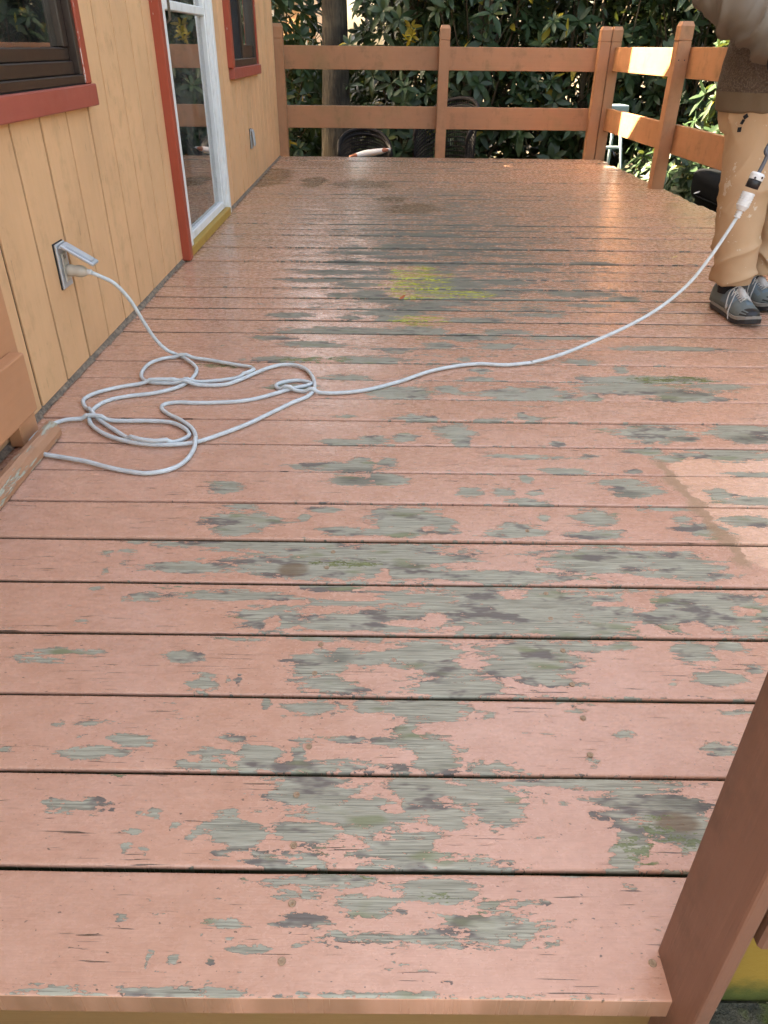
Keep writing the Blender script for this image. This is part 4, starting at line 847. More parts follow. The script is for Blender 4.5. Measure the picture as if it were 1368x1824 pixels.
# ------------------------------------------------------------------ things on the ground beyond the deck
def wicker_chair(loc, rz, label, w=0.31, top=0.83, seat=0.40, depth=0.30, name='wicker_chair', arch=0.30):
    o = empty(name, (loc[0], loc[1], GZ), rz); tag(o, label, 'chair')
    def back_pt(s, t):                                   # s in -1..1 round the barrel back, t in 0..1 up
        a = s * 1.75; x = w * math.sin(a) / math.sin(min(1.57, 1.75)) if abs(a) < 1.57 else w * math.copysign(1, s); yv = depth * math.cos(a) * 0.95
        rim = seat - 0.1 + (top - seat + 0.1) * (0.50 + 0.50 * math.cos(s * 1.45) ** 0.8 if abs(s) < 1 else 0.55)
        return Vector((x * (0.92 + 0.08 * t), yv * (0.9 + 0.12 * t), 0.14 + (rim - 0.14) * t))
    bmW = bmesh.new(); n1 = 46
    for i in range(n1): s = -1 + 2 * i / (n1 - 1); add_tube(bmW, [back_pt(s, t / 8) for t in range(9)], 0.0045, 5)
    tag(bm_obj('woven_back', bmW, M_WICKER, o, True), kind='stuff')
    bmW = bmesh.new()
    for j in range(1, 22): add_tube(bmW, [back_pt(-1 + 2 * i / 60, j / 22) + Vector((0, 0.004 * math.cos(i * math.pi), 0)) for i in range(61)], 0.007, 5)
    tag(bm_obj('woven_strands', bmW, M_WICKER, o, True), kind='stuff')
    tube('rim', [back_pt(-1 + 2 * i / 40, 1.0) for i in range(41)], 0.020, M_WICKER, o, 10)
    tube('inner_rim', [back_pt(-1 + 2 * i / 40, 0.93) + Vector((0, -0.015, 0)) for i in range(41)], 0.011, M_WICKER, o, 8)
    bmW = bmesh.new(); add_box(bmW, -w * 0.94, w * 0.94, -depth * 0.9, depth * 0.8, seat - 0.07, seat, 0.025, 3); bm_obj('seat', bmW, M_WICKER, o)
    for sx in (-1, 1):
        for sy in (-1, 1): tube('leg', [(sx * w * 0.82, sy * depth * 0.75, seat - 0.06), (sx * w * 0.9, sy * depth * 0.85, 0)], 0.021, M_WICKER, o, 8)
    return o
wicker_chair((-0.26, 8.98, 0), math.pi * 0 + 0.1, 'low round backed dark wicker chair behind the left half of the back railing', 0.285, 0.825)
ch2 = wicker_chair((0.58, 8.75, 0), -0.75, 'tall dark wicker armchair behind the middle post of the back railing', 0.36, 1.15, 0.44, 0.34)
# cloth slung over the round chair
def cloth_mat():
    t = NT('patched_cloth'); p = t.objco(); v = t.n('ShaderNodeTexVoronoi'); t.l(t.map(p, (9, 9, 9)), v.inputs['Vector']); v.inputs['Scale'].default_value = 1.0
    c = t.mix(t.rng(v.outputs['Distance'], 0.42, 0.46), (0.40, 0.13, 0.07), (0.78, 0.80, 0.82)); return t.fin(c, 0.8)
bm = bmesh.new(); cp = []
for i in range(25):
    s = i / 24; base = Vector((-0.42 + 0.44 * s, 8.70 + 0.03 * math.sin(s * 5), -0.150 + 0.085 * s)); r_ = 0.045 * (math.sin(math.pi * min(0.98, 0.06 + s * 0.9)) ** 0.5) * (1 - 0.45 * max(0, s - 0.85) / 0.15) 
    cp.append([bm.verts.new(base + Vector((0, math.cos(a) * r_, math.sin(a) * r_ * 0.8 + 0.006 * noise.noise((s * 9, a * 2, 4))))) for a in [k * math.pi / 5 for k in range(10)]])
for a, b_ in zip(cp, cp[1:]):
    for k in range(10): bm.faces.new((a[k], a[(k + 1) % 10], b_[(k + 1) % 10], b_[k]))
bm.faces.new(cp[0]); bm.faces.new(cp[-1][::-1])
tag(bm_obj('folded_cloth', bm, cloth_mat(), None, True), 'white and rust coloured cloth lying in front of the round wicker chair', 'cloth')
tb = empty('garden_table', (-0.2, 8.68, GZ)); tag(tb, 'small dark wicker table under the white and rust cloth', 'table')
box('table_top', -0.32, 0.32, -0.22, 0.22, 0.515, 0.545, M_WICKER, tb, 0.008, 2)
for sx in (-1, 1):
    for sy in (-1, 1): box('leg', sx * 0.28 - 0.018, sx * 0.28 + 0.018, sy * 0.18 - 0.018, sy * 0.18 + 0.018, 0, 0.514, M_WICKER, tb, 0.003)
# covered grill beyond the side railing
gc = empty('covered_grill', (2.78, 5.72, GZ), 0.046); tag(gc, 'grill under a black vinyl cover beside the deck, behind the person', 'grill')
bm = bmesh.new(); add_box(bm, -0.36, 0.36, -0.72, 0.68, 0.60, 0.82, 0.07, 4)
bmesh.ops.subdivide_edges(bm, edges=[e for e in bm.edges if e.calc_length() > 0.2], cuts=8, use_grid_fill=True)
for v in bm.verts: v.co += Vector((0.012 * noise.noise(v.co * 5), 0.012 * noise.noise(v.co * 5 + Vector((3, 1, 2))), 0.014 * noise.noise(v.co * 4 + Vector((9, 1, 2)))))
bm_obj('cover_top', bm, M_COVER, gc, True)
bm = bmesh.new(); pr = []
for i in range(81):
    a = 2 * math.pi * i / 80; ca, sa_ = math.cos(a), math.sin(a); x = 0.355 * math.copysign(abs(ca) ** 0.35, ca); yv = -0.02 + 0.695 * math.copysign(abs(sa_) ** 0.35, sa_); wv = 1 + 0.02 * math.sin(a * 17) + 0.012 * noise.noise((a * 4, 0, 0))
    pr.append([bm.verts.new((x * (1 + (wv - 1) * (1 - t)), yv * (1 + (wv - 1) * (1 - t) * 0.6), 0.05 + 0.60 * t)) for t in (0, 0.35, 0.7, 1)])
for a, b_ in zip(pr, pr[1:]):
    for j in range(3): bm.faces.new((a[j], b_[j], b_[j + 1], a[j + 1]))
bm_obj('cover_skirt', bm, M_COVER, gc, True)
tube('cover_seam', [(0.362 * math.copysign(abs(math.cos(a)) ** 0.3, math.cos(a)), -0.02 + 0.702 * math.copysign(abs(math.sin(a)) ** 0.3, math.sin(a)), 0.645) for a in [2 * math.pi * i / 64 for i in range(65)]], 0.008, M_COVER, gc, 6)
# step ladder standing in the corner outside the railing
sl = empty('step_ladder', (2.10, 7.92, GZ), 0.15); tag(sl, 'small pale blue step ladder standing outside the railing corner', 'ladder')
box('top_cap', -0.10, 0.13, -0.10, 0.10, 1.10, 1.165, M_PALEBLUE, sl, 0.012, 2)
for sx in (-1, 1):
    for sy in (-1, 1): tube('leg', [(sx * 0.07, sy * 0.06, 1.10), (sx * 0.17, sy * 0.28, 0.0)], 0.016, M_PALEBLUE, sl, 8)
for k in range(3): box('step', -0.10 - 0.02 * k, 0.10 + 0.02 * k, -0.12 - 0.055 * k, -0.04 - 0.055 * k, 0.80 - 0.27 * k, 0.82 - 0.27 * k, M_PALEBLUE, sl, 0.003)
# neighbour's house glimpsed through the leaves on the left
nh = empty('neighbour_house', (-3.0, 17.0, GZ)); tag(nh, 'tan neighbouring house glimpsed through the leaves at the top left', 'house')
bm = bmesh.new(); add_box(bm, -4.0, 1.55, 0, 5, 0, 4.2); bm_obj('wall', bm, M_SIDING, nh)
for k in range(18): box('lap_board', -4.0, 1.55, -0.022, -0.002, 0.2 + k * 0.22, 0.415 + k * 0.22, M_SIDING, nh, 0.004)
nwn = box('window', 0.75, 1.40, -0.05, -0.024, 1.6, 2.7, M_WHITE, nh, 0.004); box('pane', 0.82, 1.33, -0.056, -0.051, 1.67, 2.63, M_GLASS, nwn, 0)
mesh_obj('roof', [(-4.4, -0.5, 4.1), (1.9, -0.5, 4.1), (1.9, 2.5, 5.9), (-4.4, 2.5, 5.9), (-4.4, 5.5, 4.1), (1.9, 5.5, 4.1), (-4.4, -0.5, 3.98), (1.9, -0.5, 3.98), (-4.4, 5.5, 3.98), (1.9, 5.5, 3.98)], [(0, 1, 2, 3), (3, 2, 5, 4), (0, 6, 7, 1), (4, 5, 9, 8), (6, 8, 9, 7), (0, 3, 4, 8, 6), (1, 7, 9, 5, 2)], M_ROOF, nh)

# ------------------------------------------------------------------ person with a sander
def ring_tube(bm, rings, seg=28):
    """rings: (centre, rx, ry, axis) ellipses; rx across (world x-ish), ry in depth"""
    out = []
    for c, rx, ry, ax in rings:
        ax = Vector(ax).normalized(); xx = Vector((1, 0, 0)); xx = (xx - ax * xx.dot(ax))
        if xx.length < 0.3: xx = Vector((0, 1, 0)) - ax * ax.y
        xx.normalize(); yy_ = ax.cross(xx)
        out.append([bm.verts.new(Vector(c) + xx * (rx * math.cos(2 * math.pi * k / seg)) + yy_ * (ry * math.sin(2 * math.pi * k / seg))) for k in range(seg)])
    for a, c in zip(out, out[1:]):
        for k in range(seg): bm.faces.new((a[k], a[(k + 1) % seg], c[(k + 1) % seg], c[k]))
    bm.faces.new(out[0][::-1]); bm.faces.new(out[-1])
def limb(bm, pts, rads, n=8, seg=24):
    P = catmull(pts, n); R_ = []
    for i in range(len(rads) - 1):
        for k in range(n): R_.append(rads[i] + (rads[i + 1] - rads[i]) * k / n)
    R_.append(rads[-1]); add_tube(bm, P, R_, seg)
def fuse(name, bm, voxel, mat, parent, smooth_iter=4):
    """one continuous skin over the shapes in bm"""
    me = bpy.data.meshes.new(name); bmesh.ops.recalc_face_normals(bm, faces=bm.faces[:]); bm.to_mesh(me); bm.free()
    tmp = bpy.data.objects.new(name, me); C.objects.link(tmp)
    m = tmp.modifiers.new('r', 'REMESH'); m.mode = 'VOXEL'; m.voxel_size = voxel; m.use_smooth_shade = True
    s = tmp.modifiers.new('s', 'SMOOTH'); s.iterations = smooth_iter; s.factor = 0.5
    dg = bpy.context.evaluated_depsgraph_get(); dg.update(); me2 = bpy.data.meshes.new_from_object(tmp.evaluated_get(dg))
    bpy.data.objects.remove(tmp); bpy.data.meshes.remove(me); me2.name = name; me2.materials.clear()
    for q in (mat if isinstance(mat, (list, tuple)) else [mat]): me2.materials.append(q)
    me2.polygons.foreach_set('use_smooth', [True] * len(me2.polygons))
    return link(bpy.data.objects.new(name, me2), parent)
def displace(o, fn):
    me = o.data; n_ = len(me.vertices); co = np.empty(n_ * 3); nr = np.empty(n_ * 3); me.vertices.foreach_get('co', co); me.vertices.foreach_get('normal', nr)
    co = co.reshape(-1, 3); nr = nr.reshape(-1, 3); d_ = np.array([fn(Vector(c)) for c in co]); me.vertices.foreach_set('co', (co + nr * d_[:, None]).ravel()); me.update()
def trouser_mat():
    t = NT('paint_spattered_trousers'); p = t.pos(); n_ = t.noise(p, 7, 4, 0.6); f = t.noise(p, 420, 2)
    c = t.mix(n_, (0.46, 0.29, 0.165), (0.56, 0.37, 0.225)); c = t.mix(t.rng(t.noise(p, 3.2, 3), 0.55, 0.75), c, (0.42, 0.26, 0.12))
    s = t.rng(t.math('MULTIPLY_ADD', t.noise(p, 75, 3, 0.6), 0.6, t.noise(p, 16, 3, 0.6)), 0.985, 1.0); c = t.mix(t.math('MULTIPLY', s, 0.7), c, (0.66, 0.58, 0.46))
    t.bump(f, 0.12, 0.002); return t.fin(c, 0.8)
def sherpa_mat():
    t = NT('sherpa_fleece'); p = t.pos(); v = t.n('ShaderNodeTexVoronoi'); t.l(p, v.inputs['Vector']); v.inputs['Scale'].default_value = 170; n_ = t.noise(p, 130, 3, 0.7)
    c = t.mix(t.rng(v.outputs['Distance'], 0.1, 0.6), (0.20, 0.15, 0.115), (0.105, 0.072, 0.052)); t.bump(t.math('ADD', v.outputs['Distance'], n_), 0.9, 0.006); return t.fin(c, 0.95)
def sherpa_light():
    t = NT('pale_fleece'); p = t.pos(); v = t.n('ShaderNodeTexVoronoi'); t.l(p, v.inputs['Vector']); v.inputs['Scale'].default_value = 150; n_ = t.noise(p, 130, 3, 0.7)
    c = t.mix(t.rng(v.outputs['Distance'], 0.1, 0.6), (0.34, 0.32, 0.31), (0.13, 0.105, 0.09)); t.bump(t.math('ADD', v.outputs['Distance'], n_), 0.9, 0.006); return t.fin(c, 0.95)
M_TROUSER = trouser_mat(); M_SHERPA = sherpa_mat(); M_SHERPA2 = sherpa_light(); M_SLEEVE = plain('taupe_sleeve', (0.165, 0.135, 0.105), 0.75, 0, 0.15, 9, 0.1); M_HEM = plain('taupe_hem', (0.155, 0.11, 0.07), 0.8, 0, 0.12, 120, 0.2)
M_SKIN = plain('skin', (0.50, 0.28, 0.20), 0.5, 0, 0.08, 20); M_HAIR = plain('brown_hair', (0.05, 0.032, 0.02), 0.6, 0, 0.3, 90, 0.4)
M_SUEDE = plain('grey_green_suede', (0.135, 0.16, 0.155), 0.85, 0, 0.25, 60, 0.15); M_MESHFAB = plain('blue_grey_mesh', (0.13, 0.18, 0.21), 0.8, 0, 0.2, 160, 0.2); M_LACE = plain('grey_white_lace', (0.50, 0.48, 0.45), 0.8, 0, 0.12, 60); M_SOLEW = plain('off_white_midsole', (0.26, 0.24, 0.21), 0.6, 0, 0.2, 30); M_OLIVE = plain('olive_suede', (0.16, 0.16, 0.13), 0.85, 0, 0.2, 60, 0.15)
PX, PY = 1.37, 2.95
HIP = Vector((PX, PY, 0.0))
handR, handL = Vector((1.20, 2.66, 0.865)), Vector((1.43, 2.64, 0.90))
elbR, elbL = Vector((1.045, 2.86, 1.06)), Vector((1.66, 2.84, 1.06))
# body: one continuous mesh - head, neck, torso, arms with hands, legs
bm = bmesh.new()
ring_tube(bm, [((PX, PY, 0.74), .15, .10, (0, 0, 1)), ((PX, PY, 0.86), .165, .11, (0, 0, 1)), ((PX, PY, 1.02), .135, .10, (0, 0, 1)), ((PX, PY, 1.2), .16, .105, (0, 0, 1)), ((PX, PY - .005, 1.34), .185, .10, (0, 0, 1)), ((PX, PY, 1.42), .12, .075, (0, 0, 1)), ((PX, PY - .01, 1.47), .058, .058, (0, 0, 1)), ((PX, PY - .02, 1.54), .052, .056, (0, 0, 1))])
ring_tube(bm, [((PX, PY - .045, 1.485), .035, .035, (0, 0, 1)), ((PX, PY - .045, 1.51), .055, .068, (0, 0, 1)), ((PX, PY - .035, 1.55), .068, .088, (0, 0, 1)), ((PX, PY - .03, 1.60), .075, .096, (0, 0, 1)), ((PX, PY - .025, 1.65), .075, .097, (0, 0, 1)), ((PX, PY - .02, 1.69), .062, .080, (0, 0, 1)), ((PX, PY - .02, 1.715), .03, .04, (0, 0, 1))])
limb(bm, [(PX, PY - .125, 1.615), (PX, PY - .142, 1.585), (PX, PY - .128, 1.57)], [.010, .015, .012], 4, 10)                       # nose
for s in (-1, 1): limb(bm, [(PX + s * .074, PY - .015, 1.575), (PX + s * .084, PY - .010, 1.60), (PX + s * .078, PY - .005, 1.625)], [.008, .013, .009], 4, 8)   # ears
shR, shL = Vector((PX - .17, PY, 1.37)), Vector((PX + .17, PY, 1.37))
for sh, el, ha in ((shR, elbR, handR), (shL, elbL, handL)): limb(bm, [sh, sh.lerp(el, .5), el, el.lerp(ha, .5), ha], [.056, .050, .042, .036, .026], 6, 18)
for s, kn, an in ((-1, Vector((1.275, 2.86, .46)), Vector((1.318, 2.90, .09))), (1, Vector((1.49, 2.93, .46)), Vector((1.470, 3.05, .09)))): limb(bm, [(PX + s * .085, PY, .80), (PX + s * .10, PY - .03, .62), kn, kn.lerp(an, .4), an], [.088, .078, .056, .052, .036], 6, 18)
def hand(ha, fw, side, grip):
    fw = Vector(fw).normalized(); side = Vector(side).normalized(); dn = fw.cross(side)
    limb(bm, [ha - fw * .01, ha + fw * .04, ha + fw * .085], [.027, .036, .034], 4, 14)
    for k in range(4):
        b0 = ha + fw * .085 + side * (.026 - .0175 * k); L_ = (.036, .042, .039, .031)[k]; gd = Vector(grip)
        limb(bm, [b0, b0 + fw * L_ * .6 + gd * .012, b0 + fw * L_ * .75 + gd * .04, b0 + fw * L_ * .25 + gd * .062], [.0095, .0092, .0085, .007], 4, 10)
    t0 = ha + fw * .03 + side * .030; limb(bm, [t0, t0 + fw * .03 + side * .018 + Vector(grip) * .015, t0 + fw * .058 + side * .004 + Vector(grip) * .04], [.012, .0105, .008], 4, 10)
hand(handR, (0.75, -0.45, -0.25), (0.2, -0.2, 0.9), (0.1, 0.75, -0.55)); hand(handL, (-0.55, -0.6, -0.25), (-0.2, -0.2, 0.9), (-0.1, 0.75, -0.55))
person = fuse('person', bm, 0.0075, M_SKIN, None, 3)
tag(person, 'person in paint spattered tan trousers and brown fleece, holding a corded tool', 'person')
for s in (-1, 1):
    bm = bmesh.new(); lathe(bm, [(0.002, -.011), (.009, -.006), (.011, 0), (.009, .006), (.002, .011)], 14, aim((PX + s * .032, PY - .112, 1.605), (0, -1, 0))); bm_obj('eye', bm, M_WHITEPL, person, True)
bm = bmesh.new(); ring_tube(bm, [((PX, PY + .03, 1.52), .05, .05, (0, 0, 1)), ((PX, PY + .012, 1.58), .078, .075, (0, 0, 1)), ((PX, PY + .002, 1.65), .085, .100, (0, 0, 1)), ((PX, PY - .02, 1.70), .076, .098, (0, 0, 1)), ((PX, PY - .02, 1.735), .035, .05, (0, 0, 1))]); hr = fuse('hair', bm, .008, M_HAIR, person, 2); displace(hr, lambda c: 0.006 * noise.noise(c * 45))
# trousers: baggy, gathered at the ankles
bm = bmesh.new()
ring_tube(bm, [((PX - .005, PY, .90), .165, .115, (0, 0, 1)), ((PX - .005, PY - .005, .80), .180, .125, (0, 0, 1)), ((PX - .005, PY - .01, .70), .196, .135, (0, 0, 1)), ((PX, PY - .01, .62), .192, .13, (0, 0, 1))], 36)
ring_tube(bm, [((1.286, 2.93, .74), 0.096, 0.108, (0, 0, 1)), ((1.284, 2.905, .62), 0.094, 0.102, (0, 0, 1)), ((1.284, 2.885, .50), 0.087, 0.094, (0, 0, 1)), ((1.288, 2.875, .38), 0.081, 0.088, (0, 0, 1)), ((1.298, 2.87, .27), 0.076, 0.083, (0, 0, 1)), ((1.310, 2.866, .20), 0.076, 0.082, (0, 0, 1)), ((1.318, 2.868, .155), 0.070, 0.078, (0, 0, 1)), ((1.323, 2.885, .110), .070, .078, (0, 0, 1))], 36)
ring_tube(bm, [((1.493, 2.95, .74), 0.098, 0.108, (0, 0, 1)), ((1.506, 2.95, .62), 0.096, 0.102, (0, 0, 1)), ((1.510, 2.955, .50), 0.088, 0.096, (0, 0, 1)), ((1.508, 2.97, .38), 0.082, 0.090, (0, 0, 1)), ((1.500, 2.99, .27), 0.078, 0.085, (0, 0, 1)), ((1.492, 3.01, .20), 0.078, 0.082, (0, 0, 1)), ((1.488, 3.02, .155), 0.070, 0.076, (0, 0, 1)), ((1.488, 3.03, .110), .070, .076, (0, 0, 1))], 36)
tr = fuse('trousers', bm, 0.0062, M_TROUSER, person, 4)
def crease(x): return (1 - abs(math.sin(x))) ** 2.2
def trouser_fold(c):
    s_ = -1 if c.x < 1.375 else 1; a = math.atan2(c.y - 2.9, c.x - (1.275 if s_ < 0 else 1.48)); z = c.z; n1 = noise.noise((c.x * 4, c.y * 4, c.z * 3 + 7 * s_)); n2 = noise.noise((c.x * 9, c.y * 9, c.z * 5))
    low = max(0, 1 - abs(z - .19) / .15); knee = max(0, 1 - abs(z - .42) / .22); hipz = max(0, 1 - abs(z - .68) / .13)
    d_ = 0.009 * n1
    d_ += 0.020 * low * crease(z * 30 + 0.9 * math.sin(a * 1.0 + s_) * 2.2 + 1.6 * n1) - 0.006 * low
    d_ += 0.010 * knee * crease(z * 11 + a * 1.1 * s_ + 2.2 * n1) + 0.006 * knee * crease(z * 17 - a * 1.3 + 3.1 * n2)
    d_ += 0.010 * hipz * crease(a * 2.2 + z * 9 + 2.5 * n1) + 0.003 * n2
    return d_
displace(tr, trouser_fold)
for k, (u, v) in enumerate(((1322, 192), (1313, 204), (1305, 214), (1297, 226))):      # dark patterned edge of the pocket
    pz = on_y(u, v, 2.80); q = pz; dgm = tr.closest_point_on_mesh(pz)
    loc, nr = dgm[1], dgm[2]; Mq = aim(loc + nr * 0.002, nr) @ Matrix.Rotation(0.2 + 0.5 * k, 4, 'Z'); box('pocket_trim', -0.0075, 0.0075, -0.0045 - 0.003 * (k % 2), 0.0055, -0.001, 0.0012, M_SOCK, tr, 0.0005, 1, Mq)
# sweater
bm = bmesh.new()
ring_tube(bm, [((PX, PY - .005, .678), .222, .168, (0, 0, 1)), ((PX, PY - .005, .735), .232, .175, (0, 0, 1)), ((PX, PY, .90), .220, .158, (0, 0, 1)), ((PX, PY, 1.08), .205, .148, (0, 0, 1)), ((PX, PY, 1.25), .215, .145, (0, 0, 1)), ((PX, PY, 1.37), .205, .125, (0, 0, 1)), ((PX, PY - .005, 1.43), .12, .095, (0, 0, 1)), ((PX, PY - .01, 1.475), .085, .080, (0, 0, 1))], 40)
swt = fuse('sweater', bm, 0.009, [M_SHERPA, M_HEM], person, 4); displace(swt, lambda c: 0.010 * noise.noise(c * 6) + 0.004 * noise.noise(c * 22))
for p in swt.data.polygons: p.material_index = 1 if p.center.z < 0.742 else 0
for nm, sh, el, ha in (('sleeve', shR, elbR, handR), ('sleeve', shL, elbL, handL)):
    bm = bmesh.new(); limb(bm, [sh + Vector((0, 0, .02)), sh.lerp(el, .5), el, el.lerp(ha, .5), ha - (ha - el).normalized() * .02], [.085, .088, .088, .080, .052], 8, 26)
    sv = fuse(nm, bm, 0.008, [M_SLEEVE, M_SHERPA2], swt, 4); axd = (ha - el).normalized()
    def fold(c, el=el, axd=axd):
        t_ = (c - el).dot(axd); n1 = noise.noise(c * 9)
        return 0.010 * noise.noise(c * 7) + 0.018 * crease(t_ * 26 + 2.2 * n1 + c.x * 9) * (1 if t_ > -.06 else 0.4) + 0.006 * crease(t_ * 40 - c.y * 14 + 3 * n1)
    displace(sv, fold)
    for p in sv.data.polygons:
        c = Vector(p.center); t_ = (c - el).dot(axd); p.material_index = 1 if (t_ < 0.12 + 0.5 * (c.z - el.z) and (c.x > el.x + 0.012 if el.x < PX else c.x < el.x - 0.012)) else 0
# shoes
def shoe(toe, heel, label=None):
    toe, heel = Vector(toe), Vector(heel); fw = (toe - heel); L_ = fw.length; fw.normalize(); sd = Vector((-fw.y, fw.x, 0)) * -1
    o = empty('shoe', (0, 0, 0)); o.parent = person
    W = lambda s: 0.036 + 0.016 * math.sin(math.pi * min(1, max(0, s * 0.9 + 0.1))) if s > 0.35 else 0.036 + 0.006 * s / 0.35
    def width(s): return [0.030, 0.037, 0.038, 0.038, 0.041, 0.047, 0.051, 0.049, 0.040, 0.018][min(9, int(s * 9.999))]
    def sole(bmS, z0, z1, grow):
        N = 24; lo = []
        def outline(k):
            a = 2 * math.pi * k / 48; s = 0.5 - 0.5 * math.cos(a); wv = np.interp(s, [0, .04, .12, .3, .45, .6, .75, .88, .96, 1], [.008, .026, .036, .037, .038, .044, .050, .046, .030, .008]) + grow
            return heel + fw * (s * L_ + (grow if s > .5 else -grow)) + sd * (wv * (1 if k <= 24 else -1) * (1 if 0 < k % 24 else 0.4))
        toe_up = lambda p: 0.012 * max(0, ((p - heel).dot(fw) / L_ - .82) / .18) ** 1.5
        R0 = [bmS.verts.new((lambda p: Vector((p.x, p.y, z0 + toe_up(p))))(outline(k))) for k in range(48)]; R1 = [bmS.verts.new((lambda p: Vector((p.x, p.y, z1 + toe_up(p) * 1.2)))(outline(k))) for k in range(48)]
        for k in range(48): bmS.faces.new((R0[k], R0[(k + 1) % 48], R1[(k + 1) % 48], R1[k]))
        bmS.faces.new(R0[::-1]); bmS.faces.new(R1)
    bmS = bmesh.new(); sole(bmS, 0.002, 0.016, 0.003); bm_obj('outsole', bmS, M_DARKPL, o)
    bmS = bmesh.new(); sole(bmS, 0.0162, 0.027, 0.0015); bm_obj('midsole', bmS, M_SOLEW, o)
    # upper
    bmS = bmesh.new(); prof = [(0.02, .034, .085, .0), (.08, .037, .092, .0), (.2, .037, .086, 0), (.32, .037, .080, 0), (.42, .038, .086, 0), (.52, .041, .078, 0), (.64, .046, .062, 0), (.76, .047, .050, 0), (.86, .042, .043, 0), (.94, .030, .034, 0), (.985, .014, .024, 0)]
    rings = []
    for s, wv, hv, _ in prof:
        c = heel + fw * (s * L_); ring = []
        for k in range(17):
            a = math.pi * k / 16; ring.append(bmS.verts.new(c + sd * (wv * math.copysign(abs(math.cos(a)) ** 0.75, math.cos(a))) + Vector((0, 0, 0.024 + (hv - 0.01) * (math.sin(a) ** 0.8) + 0.010 * max(0, s - .82) / .18))))
        rings.append(ring)
    for a, b_ in zip(rings, rings[1:]):
        for k in range(16): bmS.faces.new((a[k], a[k + 1], b_[k + 1], b_[k]))
    bmS.faces.new(rings[0]); bmS.faces.new(rings[-1][::-1])
    for r_ in (rings,):
        for a, b_ in zip(r_, r_[1:]): bmS.faces.new((a[0], b_[0], b_[16], a[16]))
    up = bm_obj('upper', bmS, [M_MESHFAB, M_SUEDE, M_DARKPL], o, True)
    for p in up.data.polygons:
        c = Vector(p.center); s = (c - heel).dot(fw) / L_; p.material_index = 2 if s > .90 else 1 if (s > .70 or s < .30 or c.z < .045) else 0
    zt = lambda s: 0.024 + 0.90 * np.interp(s, [q[0] for q in prof], [q[2] for q in prof])
    def on_upper(s, lat): return heel + fw * (s * L_) + sd * lat + Vector((0, 0, float(zt(s)) * math.sqrt(max(0.1, 1 - (lat / 0.046) ** 2)) + 0.004 + 0.002))
    tube('tongue', [on_upper(.50, 0) + Vector((0, 0, -.004)), on_upper(.60, 0) + Vector((0, 0, -.006)), on_upper(.68, 0) + Vector((0, 0, -.007))], [.014, .014, .008], M_LACE, o, 8)
    for k in range(6):
        s = .50 + .038 * k; tube('lace', [on_upper(s, -.022), on_upper(s + .012, 0) + Vector((0, 0, .004)), on_upper(s + .02, .022)], .0028, M_LACE, o, 6)
    for sg in (-1, 1):
        tube('lace', catmull([on_upper(.47, 0) + Vector((0, 0, .008)), on_upper(.46, sg * .03) + Vector((0, 0, .006)), on_upper(.55, sg * .045) + Vector((0, 0, -.004)), on_upper(.50, sg * .02) + Vector((0, 0, .009))], 5), .0024, M_LACE, o, 6)
        tube('lace', catmull([on_upper(.48, 0) + Vector((0, 0, .009)), on_upper(.58, sg * .030) + Vector((0, 0, .006)), heel + fw * (.66 * L_) + sd * sg * .052 + Vector((0, 0, .035)), heel + fw * (.72 * L_) + sd * sg * .056 + Vector((0, 0, .008))], 5), .002, M_LACE, o, 6)
    tube('sock', [heel + fw * (.26 * L_) + Vector((0, 0, .07)), heel + fw * (.24 * L_) + Vector((0, 0, .17))], .042, M_SOCK, o, 16)
    return o
shoe((1.345, 2.665, 0), (1.312, 2.945, 0)); shoe((1.500, 2.835, 0), (1.455, 3.115, 0))
# corded sander held at the waist, its cable running down to the connector
st = empty('sander', (1.31, 2.60, 0.85)); tag(st, 'dark corded sander held in both hands at waist height', 'sander')
bm = bmesh.new(); lathe(bm, [(0.012, -0.125), (0.021, -0.120), (0.0215, -0.085), (0.026, -0.060), (0.030, 0.0), (0.030, 0.10), (0.034, 0.12), (0.030, 0.15), (0.02, 0.155)], 22, aim((0, 0, 0), (1, 0.03, 0.12))); bm_obj('motor_body', bm, plain('dark_blue_housing', (0.018, 0.024, 0.040), 0.4), st, True)
bm = bmesh.new(); lathe(bm, [(0.010, 0.0), (0.0215, 0.0), (0.022, -0.045), (0.018, -0.046), (0.0175, -0.004), (0.0, -0.003)], 20, aim((-0.125, -0.004, -0.015), (1, 0.03, 0.12))); bm_obj('dust_port', bm, M_DARKPL, st, True)
bm = bmesh.new(); lathe(bm, [(0.02, 0.02), (0.055, 0.01), (0.062, -0.01), (0.0625, -0.022), (0.058, -0.026)], 28, aim((0.17, 0.0, -0.02), (0, -0.1, 1))); bm_obj('sanding_pad', bm, M_DARKPL, st, True)
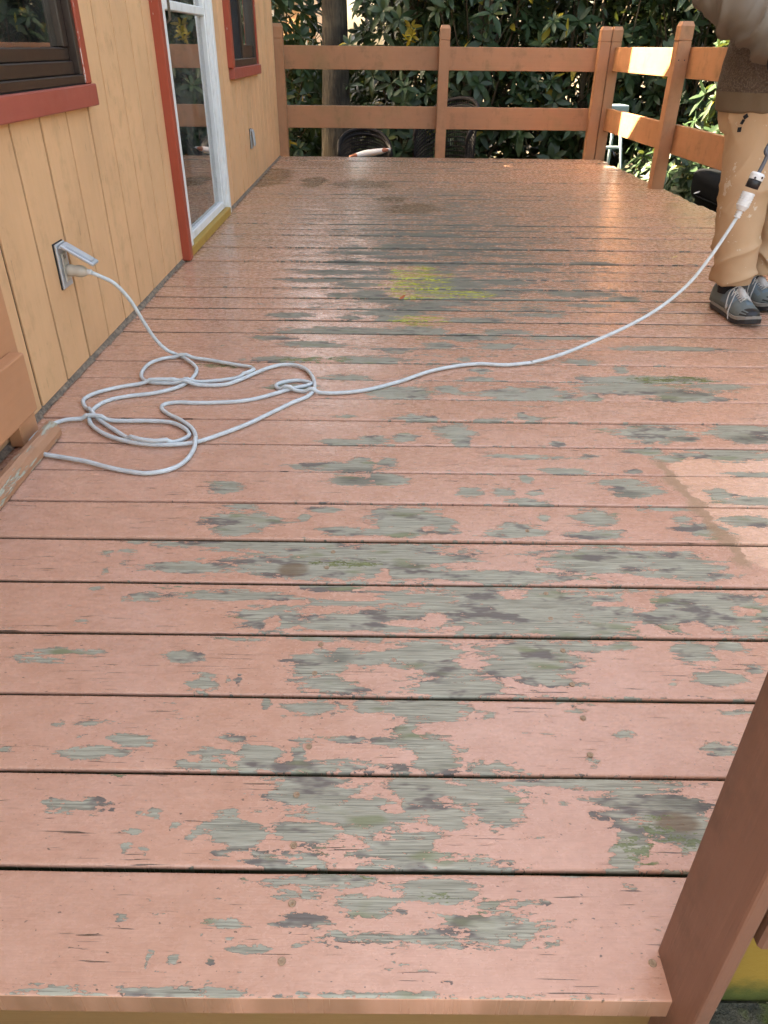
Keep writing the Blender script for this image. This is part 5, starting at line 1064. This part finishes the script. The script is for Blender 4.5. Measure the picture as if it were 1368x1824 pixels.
cb = empty('tool_cable', (c_top.x, c_top.y, c_top.z)); tag(cb, 'dark grey tool cable with a black plug hanging above the white connector', 'cable')
bm = bmesh.new(); Mt = aim((0, 0, 0), cd); lathe(bm, [(0.0205, -0.050 * k_), (0.0208, -0.022 * k_), (0.0200, -0.0215 * k_)], 22, Mt); bm_obj('plug', bm, M_DARKPL, cb, True)
bm = bmesh.new(); lathe(bm, [(0.0215, -0.0212 * k_), (0.0218, -0.004), (0.018, 0.002), (0.008, 0.003)], 22, Mt); bm_obj('plug_collar', bm, M_WHITEPL, cb, False)
for s in (-0.6, 0.4):
    bm = bmesh.new(); lathe(bm, [(0.0035, -0.001), (0.0035, 0.001)], 10, aim(cd * (-0.012 * k_) + Vector((math.sin(s) * 0.0225, -math.cos(s) * 0.0225, 0)), (math.sin(s), -math.cos(s), 0))); bm_obj('collar_screw', bm, M_DARKPL, cb)
tube('cable', catmull([Vector((0, 0, 0)), cd * 0.05, on_y(1366, 264, 2.56) - c_top, Vector((1.23, 2.58, 0.68)) - c_top, Vector((1.30, 2.62, 0.76)) - c_top, Vector((1.40, 2.615, 0.84)) - c_top, Vector((1.455, 2.605, 0.868)) - c_top], 8), 0.0062, M_GREYCABLE, cb, 10)
# ------------------------------------------------------------------ small litter on the deck
def leaf_bit(u, v, L, ang, col, label, name='fallen_leaf'):
    V, F, T = [], [], []; leaf_geom(V, F, T, Vector((0, 0, 0)), Vector((math.cos(ang), math.sin(ang), 0.05)), Vector((0, 0, 1)), L, L * 0.5, -0.25, 0.2, 4)
    o = link(bpy.data.objects.new(name, make_mesh(name, V, F, T, plain('dry_leaf_' + label.split()[0], col, 0.7)))); p = on_z(u, v, 0.004); o.location = p; tag(o, label, 'leaf')
leaf_bit(712, 533, 0.035, 0.9, (0.40, 0.10, 0.03), 'rust red dry leaf on the green tinted boards')
leaf_bit(1196, 459, 0.03, 0.1, (0.55, 0.42, 0.16), 'yellow dry leaf on the far boards in front of the side railing')
leaf_bit(1236, 345, 0.05, 0.4, (0.6, 0.58, 0.55), 'pale leaf fragment on the boards near the side railing post')
